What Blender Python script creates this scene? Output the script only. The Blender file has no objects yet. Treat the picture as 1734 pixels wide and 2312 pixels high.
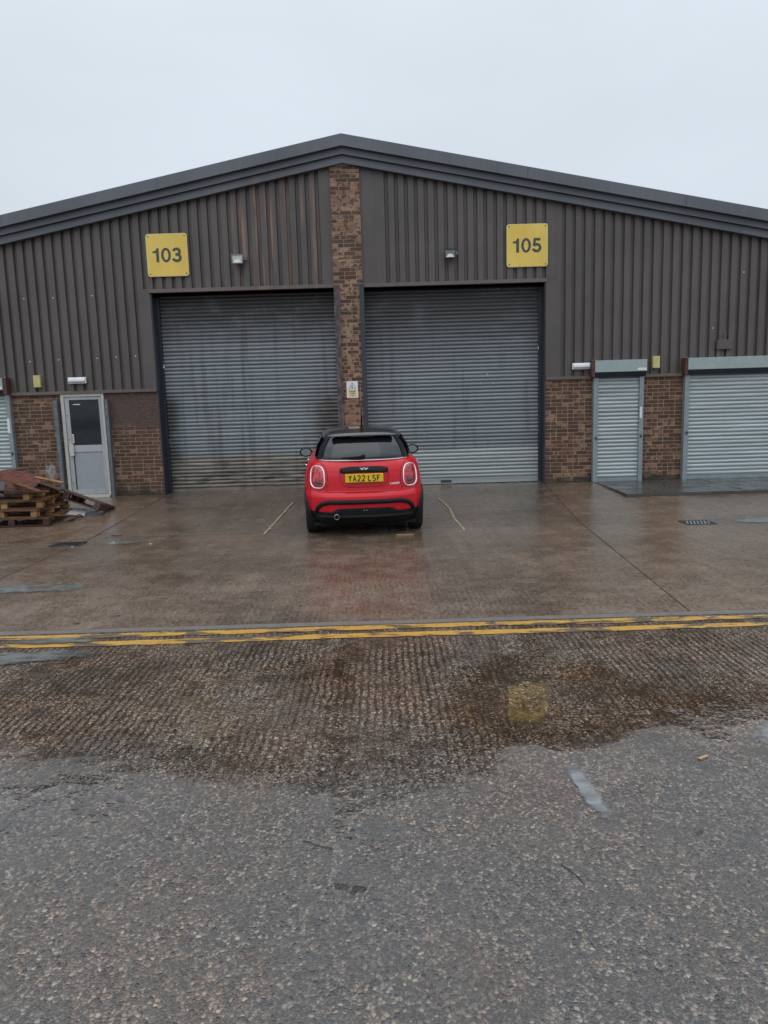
import bpy, math, random
from mathutils import Vector, Matrix
R = math.radians
random.seed(7)
S = bpy.context.scene
COL = S.collection

# ------------------------------------------------------------------ camera
pitch, roll, EYE = R(8.4), R(1.7), 1.72
fw = Vector((0, math.cos(pitch), -math.sin(pitch)))
r0 = Vector((1, 0, 0)); u0 = r0.cross(fw)
rt = r0 * math.cos(roll) - u0 * math.sin(roll)
up = r0 * math.sin(roll) + u0 * math.cos(roll)
cd = bpy.data.cameras.new('camera'); cam = bpy.data.objects.new('camera', cd); COL.objects.link(cam)
m = Matrix((rt, up, -fw)).transposed().to_4x4(); m.translation = Vector((0, 0, EYE))
cam.matrix_world = m
cd.sensor_fit = 'VERTICAL'; cd.sensor_height = 36; cd.lens = 25.88
cd.clip_start = .05; cd.clip_end = 2000
S.camera = cam

# ------------------------------------------------------------------ world, sun, exposure
SUN_EL, SUN_ROT = R(52), R(205)
w = bpy.data.worlds.new('World'); S.world = w; w.use_nodes = True
nt = w.node_tree; nt.nodes.clear()
wo = nt.nodes.new('ShaderNodeOutputWorld'); bg = nt.nodes.new('ShaderNodeBackground'); bg.inputs[1].default_value = .1
sky = nt.nodes.new('ShaderNodeTexSky'); sky.sky_type = 'NISHITA'; sky.sun_disc = False
sky.sun_elevation = SUN_EL; sky.sun_rotation = SUN_ROT; sky.dust_density = 3
tc = nt.nodes.new('ShaderNodeTexCoord'); sp = nt.nodes.new('ShaderNodeSeparateXYZ')
nt.links.new(tc.outputs['Generated'], sp.inputs[0])
cr = nt.nodes.new('ShaderNodeValToRGB')
e = cr.color_ramp.elements
e[0].position = 0; e[0].color = (.63, .69, .75, 1)
e[1].position = .42; e[1].color = (.70, .77, .84, 1)
x = e.new(.2); x.color = (.63, .70, .765, 1)
x = e.new(.6); x.color = (.86, .93, 1, 1)
nt.links.new(sp.outputs[2], cr.inputs[0])
nz = nt.nodes.new('ShaderNodeTexNoise'); nz.inputs['Scale'].default_value = 1.7; nz.inputs['Detail'].default_value = 4
mp = nt.nodes.new('ShaderNodeMapping'); mp.inputs['Scale'].default_value = (1, 1, 2.4)
nt.links.new(tc.outputs['Generated'], mp.inputs[0]); nt.links.new(mp.outputs[0], nz.inputs[0])
mr = nt.nodes.new('ShaderNodeMapRange'); mr.inputs[1].default_value = .3; mr.inputs[2].default_value = .7
mr.inputs[3].default_value = 9.9; mr.inputs[4].default_value = 11.3
nt.links.new(nz.outputs[0], mr.inputs[0])
vs = nt.nodes.new('ShaderNodeVectorMath'); vs.operation = 'SCALE'
ov = nt.nodes.new('ShaderNodeMapRange'); ov.interpolation_type = 'SMOOTHSTEP'     # overcast skies brighten towards the zenith
for i_, v_ in enumerate((.42, 1.0, 1.0, 1.9)): ov.inputs[i_+1].default_value = v_
nt.links.new(sp.outputs[2], ov.inputs[0])
mm_ = nt.nodes.new('ShaderNodeMath'); mm_.operation = 'MULTIPLY'
nt.links.new(mr.outputs[0], mm_.inputs[0]); nt.links.new(ov.outputs[0], mm_.inputs[1])
nt.links.new(cr.outputs[0], vs.inputs[0]); nt.links.new(mm_.outputs[0], vs.inputs['Scale'])
mx = nt.nodes.new('ShaderNodeMixRGB'); mx.inputs[0].default_value = .93
nt.links.new(sky.outputs[0], mx.inputs[1]); nt.links.new(vs.outputs[0], mx.inputs[2])
nt.links.new(mx.outputs[0], bg.inputs[0]); nt.links.new(bg.outputs[0], wo.inputs[0])
sd = bpy.data.lights.new('sun', 'SUN'); sd.energy = .5; sd.angle = R(75); sd.color = (1, .97, .93)
so = bpy.data.objects.new('sun', sd); COL.objects.link(so)
so.rotation_euler = (R(90) - SUN_EL, 0, R(-25)); so.location = (0, -5, 20)
S.view_settings.view_transform = 'Standard'; S.view_settings.look = 'None'
S.view_settings.gamma = 1; S.view_settings.exposure = 0; S.view_settings.use_curve_mapping = False
S.render.engine = 'CYCLES'; S.render.resolution_x = 768; S.render.resolution_y = 1024

# ------------------------------------------------------------------ helpers
class MB:
    def __init__(s): s.v = []; s.f = []; s.m = []
    def add(s, vs, fs, mi=0):
        b = len(s.v); s.v += [tuple(p) for p in vs]
        for f in fs: s.f.append([b + i for i in f]); s.m.append(mi)
        return s
    def box(s, x0, x1, y0, y1, z0, z1, mi=0, M=None):
        vs = [Vector(p) for p in ((x0,y0,z0),(x1,y0,z0),(x1,y1,z0),(x0,y1,z0),(x0,y0,z1),(x1,y0,z1),(x1,y1,z1),(x0,y1,z1))]
        if M: vs = [M @ p for p in vs]
        return s.add(vs, [(0,3,2,1),(4,5,6,7),(0,1,5,4),(1,2,6,5),(2,3,7,6),(3,0,4,7)], mi)
    def prism(s, prof, a, b, axis='y', mi=0):
        # prof: list of 2d points; extruded along axis from a to b
        def P(p, t):
            return {'y': (p[0], t, p[1]), 'x': (t, p[0], p[1]), 'z': (p[0], p[1], t)}[axis]
        n = len(prof); vs = [P(p, a) for p in prof] + [P(p, b) for p in prof]
        fs = [(i, (i+1) % n, n + (i+1) % n, n + i) for i in range(n)] + [tuple(range(n))[::-1], tuple(range(n, 2*n))]
        return s.add(vs, fs, mi)
    def tube(s, pts, r, n=8, closed=False, mi=0, sz=1):
        pts = [Vector(p) for p in pts]; k = len(pts); rings = []
        for i, p in enumerate(pts):
            a = pts[i-1] if (i or closed) else p; b = pts[(i+1) % k] if (i < k-1 or closed) else p
            t = (b - a).normalized(); rf = Vector((0, 0, 1)) if abs(t.z) < .9 else Vector((0, 1, 0))
            if closed: rf = Vector((0, 1, 0))
            n1 = t.cross(rf).normalized(); n2 = n1.cross(t)
            rr = r[i] if isinstance(r, (list, tuple)) else r
            rings.append([p + (n1 * math.cos(2*math.pi*j/n) * rr + n2 * math.sin(2*math.pi*j/n) * rr * sz) for j in range(n)])
        b0 = len(s.v)
        for q in rings: s.v += [tuple(p) for p in q]
        for i in range(k if closed else k-1):
            A = b0 + i*n; B = b0 + ((i+1) % k)*n
            for j in range(n): s.f.append([A+j, A+(j+1) % n, B+(j+1) % n, B+j]); s.m.append(mi)
        if not closed:
            s.f.append([b0+j for j in range(n)][::-1]); s.m.append(mi)
            s.f.append([b0+(k-1)*n+j for j in range(n)]); s.m.append(mi)
        return s
    def lathe(s, prof, n=32, M=None, mi=0):
        # prof (r, h) around x axis
        b0 = len(s.v)
        for (r, h) in prof:
            for j in range(n):
                a = 2*math.pi*j/n; p = Vector((h, r*math.cos(a), r*math.sin(a)))
                s.v.append(tuple(M @ p if M else p))
        for i in range(len(prof)-1):
            for j in range(n):
                A = b0+i*n; B = A+n
                s.f.append([A+j, A+(j+1) % n, B+(j+1) % n, B+j]); s.m.append(mi)
        return s
    def ribbon(s, pts, wd, P, closed=False, mi=0):
        # flat stroke; P maps (u,v) -> xyz
        k = len(pts); L = []; Q = []
        for i in range(k):
            a = pts[i-1] if (i or closed) else None; c = pts[i]; b = pts[(i+1) % k] if (i < k-1 or closed) else None
            def nrm(p, q):
                dx, dy = q[0]-p[0], q[1]-p[1]; l = math.hypot(dx, dy) or 1; return (-dy/l, dx/l)
            n1 = nrm(a, c) if a else nrm(c, b); n2 = nrm(c, b) if b else n1
            mxx, myy = n1[0]+n2[0], n1[1]+n2[1]; l = math.hypot(mxx, myy) or 1; mxx /= l; myy /= l
            d = max(.45, mxx*n1[0]+myy*n1[1]); h = wd/2/d
            L.append((c[0]+mxx*h, c[1]+myy*h)); Q.append((c[0]-mxx*h, c[1]-myy*h))
        b0 = len(s.v); s.v += [tuple(P(*p)) for p in L] + [tuple(P(*p)) for p in Q]
        for i in range(k if closed else k-1):
            j = (i+1) % k; s.f.append([b0+i, b0+k+i, b0+k+j, b0+j]); s.m.append(mi)
        return s
    def mesh(s, name, mats, smooth=False):
        me = bpy.data.meshes.new(name); me.from_pydata(s.v, [], s.f)
        for mt in (mats if isinstance(mats, (list, tuple)) else [mats]): me.materials.append(mt)
        for p, i in zip(me.polygons, s.m): p.material_index = i; p.use_smooth = smooth
        me.update(); return me
    def obj(s, name, mats, parent=None, smooth=False, **k):
        o = bpy.data.objects.new(name, s.mesh(name, mats, smooth)); COL.objects.link(o)
        if parent: o.parent = parent
        return tag(o, **k)

def tag(o, label=None, cat=None, group=None, kind=None):
    if label: o['label'] = label
    if cat: o['category'] = cat
    if group: o['group'] = group
    if kind: o['kind'] = kind
    return o
def thing(name, loc, label, cat, group=None, rot=(0, 0, 0)):
    o = bpy.data.objects.new(name, None); COL.objects.link(o); o.location = loc; o.rotation_euler = rot
    o.empty_display_size = .1
    return tag(o, label, cat, group)
def inst(name, me, parent, loc=(0, 0, 0), sc=(1, 1, 1), rot=(0, 0, 0)):
    o = bpy.data.objects.new(name, me); COL.objects.link(o); o.parent = parent
    o.location = loc; o.scale = sc; o.rotation_euler = rot; return o
def bevel(o, wd=.005, seg=2):
    b = o.modifiers.new('bevel', 'BEVEL'); b.width = wd; b.segments = seg; b.limit_method = 'ANGLE'; return o
def kids(o): return [c for c in bpy.data.objects if c.parent == o]
def copy_tree(o, parent=None):
    c = o.copy(); COL.objects.link(c); c.parent = parent
    for ch in kids(o): copy_tree(ch, c)
    return c

# ------------------------------------------------------------------ node helper
class N:
    def __init__(s, name):
        s.mat = bpy.data.materials.new(name); s.mat.use_nodes = True; s.t = s.mat.node_tree
        s.b = s.t.nodes['Principled BSDF']; s.g = s.t.nodes.new('ShaderNodeNewGeometry')
    def n(s, typ, **k):
        o = s.t.nodes.new('ShaderNode' + typ)
        for a, v in k.items(): setattr(o, a, v)
        return o
    def l(s, a, b): s.t.links.new(a, b)
    def pos(s, sc=(1, 1, 1), rot=(0, 0, 0), loc=(0, 0, 0), src=None):
        mp = s.n('Mapping'); mp.inputs['Scale'].default_value = sc; mp.inputs['Rotation'].default_value = rot; mp.inputs['Location'].default_value = loc
        s.l(src or s.g.outputs['Position'], mp.inputs[0]); return mp.outputs[0]
    def noise(s, scale, vec=None, detail=3, rough=.55, dist=0):
        o = s.n('TexNoise'); o.inputs['Scale'].default_value = scale; o.inputs['Detail'].default_value = detail
        o.inputs['Roughness'].default_value = rough; o.inputs['Distortion'].default_value = dist
        s.l(vec or s.g.outputs['Position'], o.inputs[0]); return o.outputs[0]
    def vor(s, scale, vec=None, feat='F1', rnd=1):
        o = s.n('TexVoronoi'); o.feature = feat; o.inputs['Scale'].default_value = scale; o.inputs['Randomness'].default_value = rnd
        s.l(vec or s.g.outputs['Position'], o.inputs[0]); return o
    def ramp(s, fac, stops, interp='LINEAR'):
        o = s.n('ValToRGB'); c = o.color_ramp; c.interpolation = interp
        for i, (p, col) in enumerate(stops):
            el = c.elements[i] if i < 2 else c.elements.new(p)
            el.position = p; el.color = (*(col if isinstance(col, tuple) else (col,)*3), 1)
        s.l(fac, o.inputs[0]); return o.outputs[0]
    def math(s, op, a, b=None, c=None, clamp=False):
        o = s.n('Math'); o.operation = op; o.use_clamp = clamp
        for i, v in enumerate((a, b, c)):
            if v is None: continue
            if isinstance(v, (int, float)): o.inputs[i].default_value = v
            else: s.l(v, o.inputs[i])
        return o.outputs[0]
    def mix(s, fac, a, b, mode='MIX'):
        o = s.n('MixRGB'); o.blend_type = mode
        for i, v in enumerate((fac, a, b)):
            if isinstance(v, (int, float)): o.inputs[i].default_value = v if i == 0 else (v, v, v, 1)
            elif isinstance(v, tuple): o.inputs[i].default_value = (*v, 1)
            else: s.l(v, o.inputs[i])
        return o.outputs[0]
    def sep(s, v=None):
        o = s.n('SeparateXYZ'); s.l(v or s.g.outputs['Position'], o.inputs[0]); return o.outputs
    def rng(s, v, a, b, c=0., d=1.):
        o = s.n('MapRange'); o.interpolation_type = 'SMOOTHSTEP'
        for i, q in enumerate((a, b, c, d)): o.inputs[i+1].default_value = q
        s.l(v, o.inputs[0]); return o.outputs[0]
    def rect(s, x0, x1, z0, z1, e=.15):
        X, Y, Z = s.sep()
        a = s.math('MULTIPLY', s.rng(X, x0-e, x0+e), s.rng(X, x1+e, x1-e))
        return s.math('MULTIPLY', a, s.math('MULTIPLY', s.rng(Z, z0-e, z0+e), s.rng(Z, z1+e, z1-e)))
    def set(s, col=None, rough=None, metal=None, spec=None, coat=None, cr=None):
        for k, v in (('Base Color', col), ('Roughness', rough), ('Metallic', metal), ('Specular IOR Level', spec), ('Coat Weight', coat), ('Coat Roughness', cr)):
            if v is None: continue
            if isinstance(v, tuple): s.b.inputs[k].default_value = (*v, 1)
            elif isinstance(v, (int, float)): s.b.inputs[k].default_value = v
            else: s.l(v, s.b.inputs[k])
        return s
    def bump(s, h, dist=.003, strength=1.):
        o = s.n('Bump'); o.inputs['Strength'].default_value = strength; o.inputs['Distance'].default_value = dist
        s.l(h, o.inputs['Height']); s.l(o.outputs[0], s.b.inputs['Normal']); return s

def simple(name, col, rough=.5, metal=0, spec=.5, coat=0, var=.12, bump=0, bs=60):
    q = N(name)
    n = q.noise(9, detail=5)
    c = q.mix(1, q.ramp(n, [(.3, tuple(v*(1-var) for v in col)), (.7, tuple(min(1, v*(1+var)) for v in col))]), (1, 1, 1), 'MULTIPLY')
    q.set(c, rough, metal, spec, coat, .05)
    if bump: q.bump(q.noise(bs, detail=4), bump)
    return q.mat

# ------------------------------------------------------------------ materials
def mat_clad(name, base, rough=.42):
    q = N(name)
    n1 = q.noise(.9, detail=4); n2 = q.noise(3, q.pos((9, 9, .5)), 5)
    c = q.mix(q.rng(n1, .3, .7), tuple(v*.88 for v in base), tuple(v*1.12 for v in base))
    c = q.mix(q.rng(n2, .45, .8, 0, .35), c, tuple(v*1.5+.01 for v in base))
    # rusty runs above the left door head
    st = q.noise(1, q.pos((5.5, 5.5, .35)), 4, .6)
    msk = q.math('MULTIPLY', q.rng(st, .50, .62), q.rect(-3.0, -1.15, 3.9, 5.9, .4))
    c = q.mix(q.math('MULTIPLY', msk, .8), c, (.29, .165, .12))
    st2 = q.noise(1, q.pos((9, 9, .5), loc=(3, 0, 1)), 4, .6)
    msk2 = q.math('MULTIPLY', q.rng(st2, .6, .7), q.rect(5.4, 6.3, 4.0, 5.4, .5))
    c = q.mix(q.math('MULTIPLY', msk2, .35), c, (.25, .16, .13))
    # grime scuffs, fine
    f = q.noise(38, detail=5, rough=.7)
    c = q.mix(q.rng(f, .66, .8, 0, .35), c, (.3, .27, .25))
    q.set(c, q.rng(n2, .3, .7, rough-.06, rough+.12), spec=.45)
    q.bump(q.noise(5, detail=2), .004, .3)
    return q.mat
M_clad = mat_clad('brown_cladding', (.092, .080, .074))
M_verge = mat_clad('verge_paint', (.104, .113, .134), .38)
M_flash = mat_clad('flashing_paint', (.125, .105, .095), .4)

def mat_brick(name, cols, soot=False, mort=False, alg=True, white=None):
    q = N(name)
    if mort:
        n = q.noise(20, detail=5)
        c = q.ramp(n, [(.25, tuple(v*.7 for v in cols[0])), (.75, cols[0])])
    else:
        oi = q.n('ObjectInfo')
        k = len(cols)
        base = q.ramp(oi.outputs['Random'], [(i/k, cc) for i, cc in enumerate(cols)], 'CONSTANT')
        # dark burnt patches, different on every brick
        va = q.n('VectorMath', operation='SCALE'); q.l(oi.outputs['Location'], va.inputs[0]); va.inputs['Scale'].default_value = 3.7
        vb = q.n('VectorMath', operation='ADD'); q.l(q.g.outputs['Position'], vb.inputs[0]); q.l(va.outputs[0], vb.inputs[1])
        b1 = q.noise(10, vb.outputs[0], 1)
        base = q.mix(q.rng(b1, .5, .57, 0, .85), base, (.075, .045, .033))
        f = q.noise(110, detail=4, rough=.7)
        c = q.mix(.6, base, q.ramp(f, [(.3, .35), (.7, 1.35)]), 'MULTIPLY')
    X, Y, Z = q.sep()
    big = q.noise(1.7, detail=4)
    c = q.mix(q.rng(big, .35, .7, 0, .35), c, q.mix(1, c, (.6, .55, .52), 'MULTIPLY'))
    if soot:
        s1 = q.math('ADD', Z, q.math('MULTIPLY', q.noise(6, detail=3), .35))
        c = q.mix(q.rng(s1, 1.5, 1.62, 0, .88), c, q.ramp(q.noise(14, q.pos((1, 1, 3)), 5), [(.3, (.06, .038, .033)), (.75, (.125, .085, .078))]))
    if alg:
        gl = q.math('ADD', Z, q.math('MULTIPLY', q.noise(4, detail=4), .3))
        c = q.mix(q.rng(gl, .36, .17, 0, .85), c, (.028, .028, .02))
    if white:
        wx, wz = white
        dx = q.math('POWER', q.math('DIVIDE', q.math('SUBTRACT', X, wx), .13), 2); dz = q.math('POWER', q.math('DIVIDE', q.math('SUBTRACT', Z, wz), .26), 2)
        dd = q.math('ADD', q.math('ADD', dx, dz), q.math('MULTIPLY', q.noise(14, detail=5), 3.2))
        c = q.mix(q.rng(dd, 2.5, 1.4, 0, .65), c, (.42, .42, .43))
    sp = q.noise(55, detail=2)
    c = q.mix(q.rng(sp, .735, .75, 0, .7), c, (.5, .48, .45))
    q.set(c, .8 if mort else q.rng(q.noise(30), .3, .7, .5, .8), spec=.35)
    q.bump(q.noise(140, detail=4), .002, .8)
    return q.mat
TAN = (.215, .138, .092)
dk = [(.105, .058, .040), (.085, .050, .036), (.12, .066, .044), (.17, .085, .055), (.07, .043, .034), (.115, .060, .042), (.135, .066, .040)]
tn = [(.25, .15, .098), (.28, .165, .105), (.27, .185, .13), (.22, .12, .075)]
B_pil = mat_brick('brick_multi_light', dk[:3] + [(.31, .185, .125), (.35, .225, .155), (.28, .155, .10), (.33, .195, .13), (.30, .205, .145), (.36, .215, .145), (.25, .15, .105)], alg=False)
B_left = mat_brick('brick_multi_left', dk + tn[:2], white=(-6.72, .55))
B_soot = mat_brick('brick_sooted', dk + dk[:3] + tn[:1], soot=True)
B_right = mat_brick('brick_multi_right', dk + tn)
Mo_pil = mat_brick('mortar_pillar', [(.42, .31, .22)], mort=True, alg=False)
Mo_left = mat_brick('mortar_left', [(.37, .28, .205)], mort=True, white=(-6.72, .55))
Mo_soot = mat_brick('mortar_sooted', [(.40, .295, .20)], mort=True, soot=True)
Mo_right = mat_brick('mortar_right', [(.43, .31, .21)], mort=True)

def mat_slat(name, base, mode):
    q = N(name); oi = q.n('ObjectInfo'); X, Y, Z = q.sep()
    n = q.noise(2, q.pos((.5, 1, 14)), 5, .6)
    c = q.mix(q.rng(n, .3, .72), tuple(v*.72 for v in base), tuple(v*1.15 for v in base))
    c = q.mix(q.math('MULTIPLY', oi.outputs['Random'], .32), c, tuple(v*.62 for v in base))
    dn = q.noise(2.2, q.pos((1, 1, 1.6)), 5, .6)
    if mode == 103:
        # mud and exhaust stains low on the door, damp band down its left edge, top darkened for soot and painted recess shade
        zz = q.math('ADD', Z, q.math('MULTIPLY', dn, .1))
        c = q.mix(q.rng(zz, .84, .72, 0, .62), c, q.mix(q.rng(q.noise(3, q.pos((.7, 1, 9)), 4), .35, .65), (.10, .078, .058), (.30, .225, .155)))
        c = q.mix(q.math('MULTIPLY', q.rect(-3.4, -2.9, .35, .62, .18), q.rng(dn, .35, .6, .2, .9)), c, (.02, .019, .019))
        c = q.mix(q.math('MULTIPLY', q.rect(-4.6, -4.14, .45, 1.95, .16), q.rng(dn, .25, .6, .35, .85)), c, (.04, .044, .038))
        c = q.mix(q.math('MULTIPLY', q.rect(-4.6, -.7, .15, .38, .1), q.rng(q.noise(5, q.pos((.6, 1, 4)), 4), .4, .62, 0, .85)), c, (.035, .028, .024))
        c = q.mix(q.math('MULTIPLY', q.rect(-1.35, -.7, .7, 2.0, .22), q.rng(dn, .3, .6, .2, .8)), c, (.06, .045, .036))
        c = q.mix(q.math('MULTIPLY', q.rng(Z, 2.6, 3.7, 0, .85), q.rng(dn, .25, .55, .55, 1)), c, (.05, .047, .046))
        vs_ = q.noise(1, q.pos((7, 1, .35)), 4, .6)
        c = q.mix(q.rng(vs_, .5, .68, 0, .45), c, (.07, .066, .06))
    elif mode == 105:
        c = q.mix(q.math('MULTIPLY', q.rng(Z, 2.2, 3.6, 0, .8), q.rng(dn, .25, .55, .6, 1)), c, (.05, .05, .052))  # upper slats darkened: soot plus the door head's shade, put into the colour
        vs_ = q.noise(1, q.pos((6, 1, .35), loc=(4, 0, 0)), 4, .6)
        c = q.mix(q.rng(vs_, .52, .7, 0, .4), c, (.075, .073, .07))
        c = q.mix(q.math('MULTIPLY', q.rng(q.noise(7, q.pos((.5, 1, 6)), 4), .6, .75, 0, .5), q.rect(.2, 3.2, .1, 1.2, .3)), c, (.36, .33, .22))
    sp = q.noise(24, q.pos((1, 1, .6)), 2)
    c = q.mix(q.rng(sp, .75, .77, 0, .8), c, (.55, .56, .55))
    q.set(c, q.rng(n, .3, .7, .36, .55), .25, .5)
    return q.mat
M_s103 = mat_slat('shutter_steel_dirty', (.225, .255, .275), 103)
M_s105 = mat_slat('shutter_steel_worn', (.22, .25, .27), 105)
M_s105n = mat_slat('shutter_steel_newer', (.36, .395, .395), 0)
M_galv = mat_slat('galvanised_slat', (.43, .49, .50), 0)
def mat_spangle():
    q = N('galvanised_box'); v = q.vor(45); n = q.noise(3, detail=4)
    c = q.mix(.45, q.ramp(v.outputs['Color'], [(0, (.27, .33, .335)), (1, (.40, .47, .465))]), q.ramp(n, [(.3, (.27, .33, .33)), (.7, (.37, .43, .425))]))
    return q.set(c, .42, .3, .5).mat
M_box = mat_spangle()
M_rail = simple('galvanised_rail', (.25, .295, .31), .45, .3)
M_post = simple('galvanised_post', (.135, .16, .175), .5, .3, var=.25)
M_steel = simple('dark_painted_steel', (.028, .033, .045), .35)
M_steelrust = N('rusting_painted_steel'); _q = M_steelrust
_q.set(_q.mix(_q.rng(_q.noise(6, _q.pos((3, 3, 1)), 5), .42, .62), (.04, .042, .052), (.15, .095, .08)), .5); M_steelrust = _q.mat
M_redox = simple('red_oxide_end_plate', (.085, .03, .024), .6, var=.3)
M_dark = simple('dark_void', (.012, .012, .014), .6)
M_white = simple('white_plastic', (.74, .74, .78), .35, var=.04)
M_sticker = simple('white_sticker', (.66, .70, .70), .5, var=.04)
M_cream = simple('yellowed_plastic', (.50, .45, .19), .45, var=.14)
def mat_sign():
    q = N('sign_yellow'); n = q.noise(2.2, q.pos((1, 1, .6)), 5)
    c = q.mix(q.rng(n, .3, .75), (.72, .50, .085), (.80, .60, .14))
    return q.set(c, .38, spec=.5).mat
M_sign = mat_sign()
M_ink = simple('sign_lettering', (.05, .065, .068), .5)
M_signedge = simple('sign_edge', (.7, .62, .33), .5)
def mat_door():
    q = N('door_paint'); n = q.noise(3, q.pos((1, 1, .5)), 5)
    X, Y, Z = q.sep()
    c = q.mix(q.rng(n, .3, .7), (.335, .35, .37), (.40, .412, .43))
    g = q.math('MULTIPLY', q.rng(Z, .5, .05, 0, .35), q.rng(q.noise(9, detail=5), .4, .7))
    c = q.mix(g, c, (.2, .18, .15))
    return q.set(c, .4).mat
M_door = mat_door()
M_doorframe = simple('door_frame_paint', (.50, .485, .45), .45, var=.12)
M_doorpanel = simple('door_infill_panel', (.30, .325, .35), .4, var=.06)
M_dglass = simple('door_glass', (.008, .011, .013), .06, spec=.5, var=.3)
M_flag = N('wet_flagstone'); _q = M_flag
_n = _q.noise(3, detail=5)
_oi = _q.n('ObjectInfo')
_c = _q.mix(_oi.outputs['Random'], (.055, .057, .058), (.085, .084, .08))
_q.set(_q.mix(_q.rng(_n, .4, .7, 0, .6), _c, (.04, .035, .03)), _q.rng(_n, .3, .7, .1, .35)); _q.bump(_q.noise(40, detail=4), .0015); M_flag = _q.mat

def mat_road():
    q = N('wet_road_aggregate'); X, Y, Z = q.sep()
    wob = q.noise(6, detail=3)
    vec = q.pos((1, 1, 0))
    v = q.vor(74, vec); ve = q.vor(74, vec, 'DISTANCE_TO_EDGE')
    rnd = q.sep(v.outputs['Color'])[0]; rnd2 = q.sep(v.outputs['Color'])[1]
    big = q.noise(.8, vec, 4); mid = q.noise(7, vec, 4, .6); fine = q.noise(95, vec, 4, .65)
    v3 = q.vor(170, vec); rnd3 = q.sep(v3.outputs['Color'])[0]
    # ridges left by the screed, running towards the building
    wx = q.math('ADD', X, q.math('MULTIPLY', wob, .05))
    gr = q.math('MULTIPLY_ADD', q.math('SINE', q.math('MULTIPLY', wx, 2*math.pi/.045)), .5, .5)
    gm = q.math('MULTIPLY', q.rng(Y, 2.7, 3.9), q.rng(q.noise(1.6, vec, 3), .3, .65, .15, 1))
    stone = q.math('MULTIPLY', q.rng(ve.outputs['Distance'], .02, .36), q.math('MULTIPLY_ADD', rnd, .8, .2))
    h = q.math('ADD', q.math('MULTIPLY', stone, .62), q.math('MULTIPLY', fine, .34))
    h = q.math('ADD', h, q.math('MULTIPLY', q.math('MULTIPLY', gr, gm), .30))
    h = q.math('ADD', h, q.math('MULTIPLY', mid, .55))
    # standing water fills everything below this level; a few fuller patches
    def spot(cx, cy, rx, ry):
        dx = q.math('POWER', q.math('DIVIDE', q.math('SUBTRACT', X, cx), rx), 2); dy = q.math('POWER', q.math('DIVIDE', q.math('SUBTRACT', Y, cy), ry), 2)
        return q.rng(q.math('ADD', dx, dy), 1.3, .2)
    pools = q.math('ADD', spot(.93, 3.95, .34, .60), q.math('ADD', spot(1.9, 3.7, .6, .35), q.math('ADD', spot(-.20, 2.95, .07, .45), spot(-1.6, 2.9, .5, .4))), clamp=True)
    trk = q.math('ADD', q.math('MULTIPLY', q.rng(q.math('ABSOLUTE', q.math('ADD', wx, .27)), .10, .02), q.rng(Y, 2.8, 3.2)), q.math('MULTIPLY', q.rng(q.math('ABSOLUTE', q.math('SUBTRACT', wx, 1.05)), .11, .02), q.rng(Y, 3.3, 3.5)))
    pools = q.math('MULTIPLY', pools, q.rng(q.noise(3.5, vec, 4, .65), .36, .56, .15, 1))
    pools = q.math('ADD', q.math('ADD', pools, q.math('MULTIPLY', trk, .5)), spot(.95, 3.92, .5, .7), clamp=True)
    lvl = q.math('ADD', q.rng(big, .35, .7, .46, .74), q.math('MULTIPLY', pools, .52))
    lvl = q.math('ADD', lvl, q.math('MULTIPLY', spot(.95, 3.95, .62, .85), .85))
    hh = q.math('SMOOTH_MAX', h, lvl, .06)
    wet = q.rng(q.math('SUBTRACT', h, lvl), .08, -.04)
    nearw = q.rng(Y, 3.7, 2.6)
    matrix = q.mix(nearw, (.030, .022, .015), (.052, .051, .052))
    matrix = q.mix(.6, matrix, q.ramp(fine, [(.3, .35), (.7, 1.6)]), 'MULTIPLY')
    flk = q.ramp(rnd2, [(0, (.06, .058, .060)), (.22, (.12, .102, .092)), (.5, (.20, .165, .142)), (.78, (.29, .245, .21)), (.95, (.37, .32, .275)), (1, (.48, .44, .385))])
    flk = q.mix(.35, flk, q.ramp(fine, [(.3, .5), (.7, 1.4)]), 'MULTIPLY')
    edge = q.rng(ve.outputs['Distance'], .03, .09)
    keep = q.rng(q.math('ADD', rnd, q.math('MULTIPLY', nearw, -.10)), .14, .24)
    groove = q.math('MULTIPLY', q.rng(gr, .42, .12), gm)
    fm = q.math('MULTIPLY', q.math('MULTIPLY', edge, keep), q.math('SUBTRACT', 1, q.math('MULTIPLY', groove, .75)))
    fm = q.math('MULTIPLY', fm, q.rng(mid, .34, .5, .3, 1))
    clump = q.rng(q.noise(1, q.pos((2.4, 1.6, 0)), 4, .65), .38, .56)
    fm = q.math('MULTIPLY', fm, q.math('SUBTRACT', 1, q.math('MULTIPLY', q.math('SUBTRACT', 1, nearw), q.math('MULTIPLY_ADD', clump, -.55, .55))))
    e3 = q.rng(q.vor(170, vec, 'DISTANCE_TO_EDGE').outputs['Distance'], .06, .16)
    c = q.mix(q.math('MULTIPLY', q.math('MULTIPLY', e3, q.rng(rnd3, .5, .6)), .8), matrix, q.mix(nearw, (.12, .095, .08), (.15, .14, .125)))
    flk = q.mix(nearw, flk, q.mix(1, flk, (.70, .69, .69), 'MULTIPLY'))
    c = q.mix(fm, c, flk)
    c = q.mix(q.rng(big, .45, .7, 0, .3), c, q.mix(1, c, (.6, .6, .62), 'MULTIPLY'))
    brown = q.math('MULTIPLY', q.rng(Y, 3.0, 3.9), q.rng(q.noise(1.5, vec, 4), .3, .65, .25, .8))
    c = q.mix(brown, c, q.mix(1, c, (.92, .70, .50), 'MULTIPLY'))
    c = q.mix(q.rng(q.noise(1.3, q.pos((1, 1, 0), loc=(5, 2, 0)), 4), .42, .68, 0, .55), c, q.mix(1, c, (1.28, 1.06, .90), 'MULTIPLY'))
    oil = q.noise(2.1, vec, 3)
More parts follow.
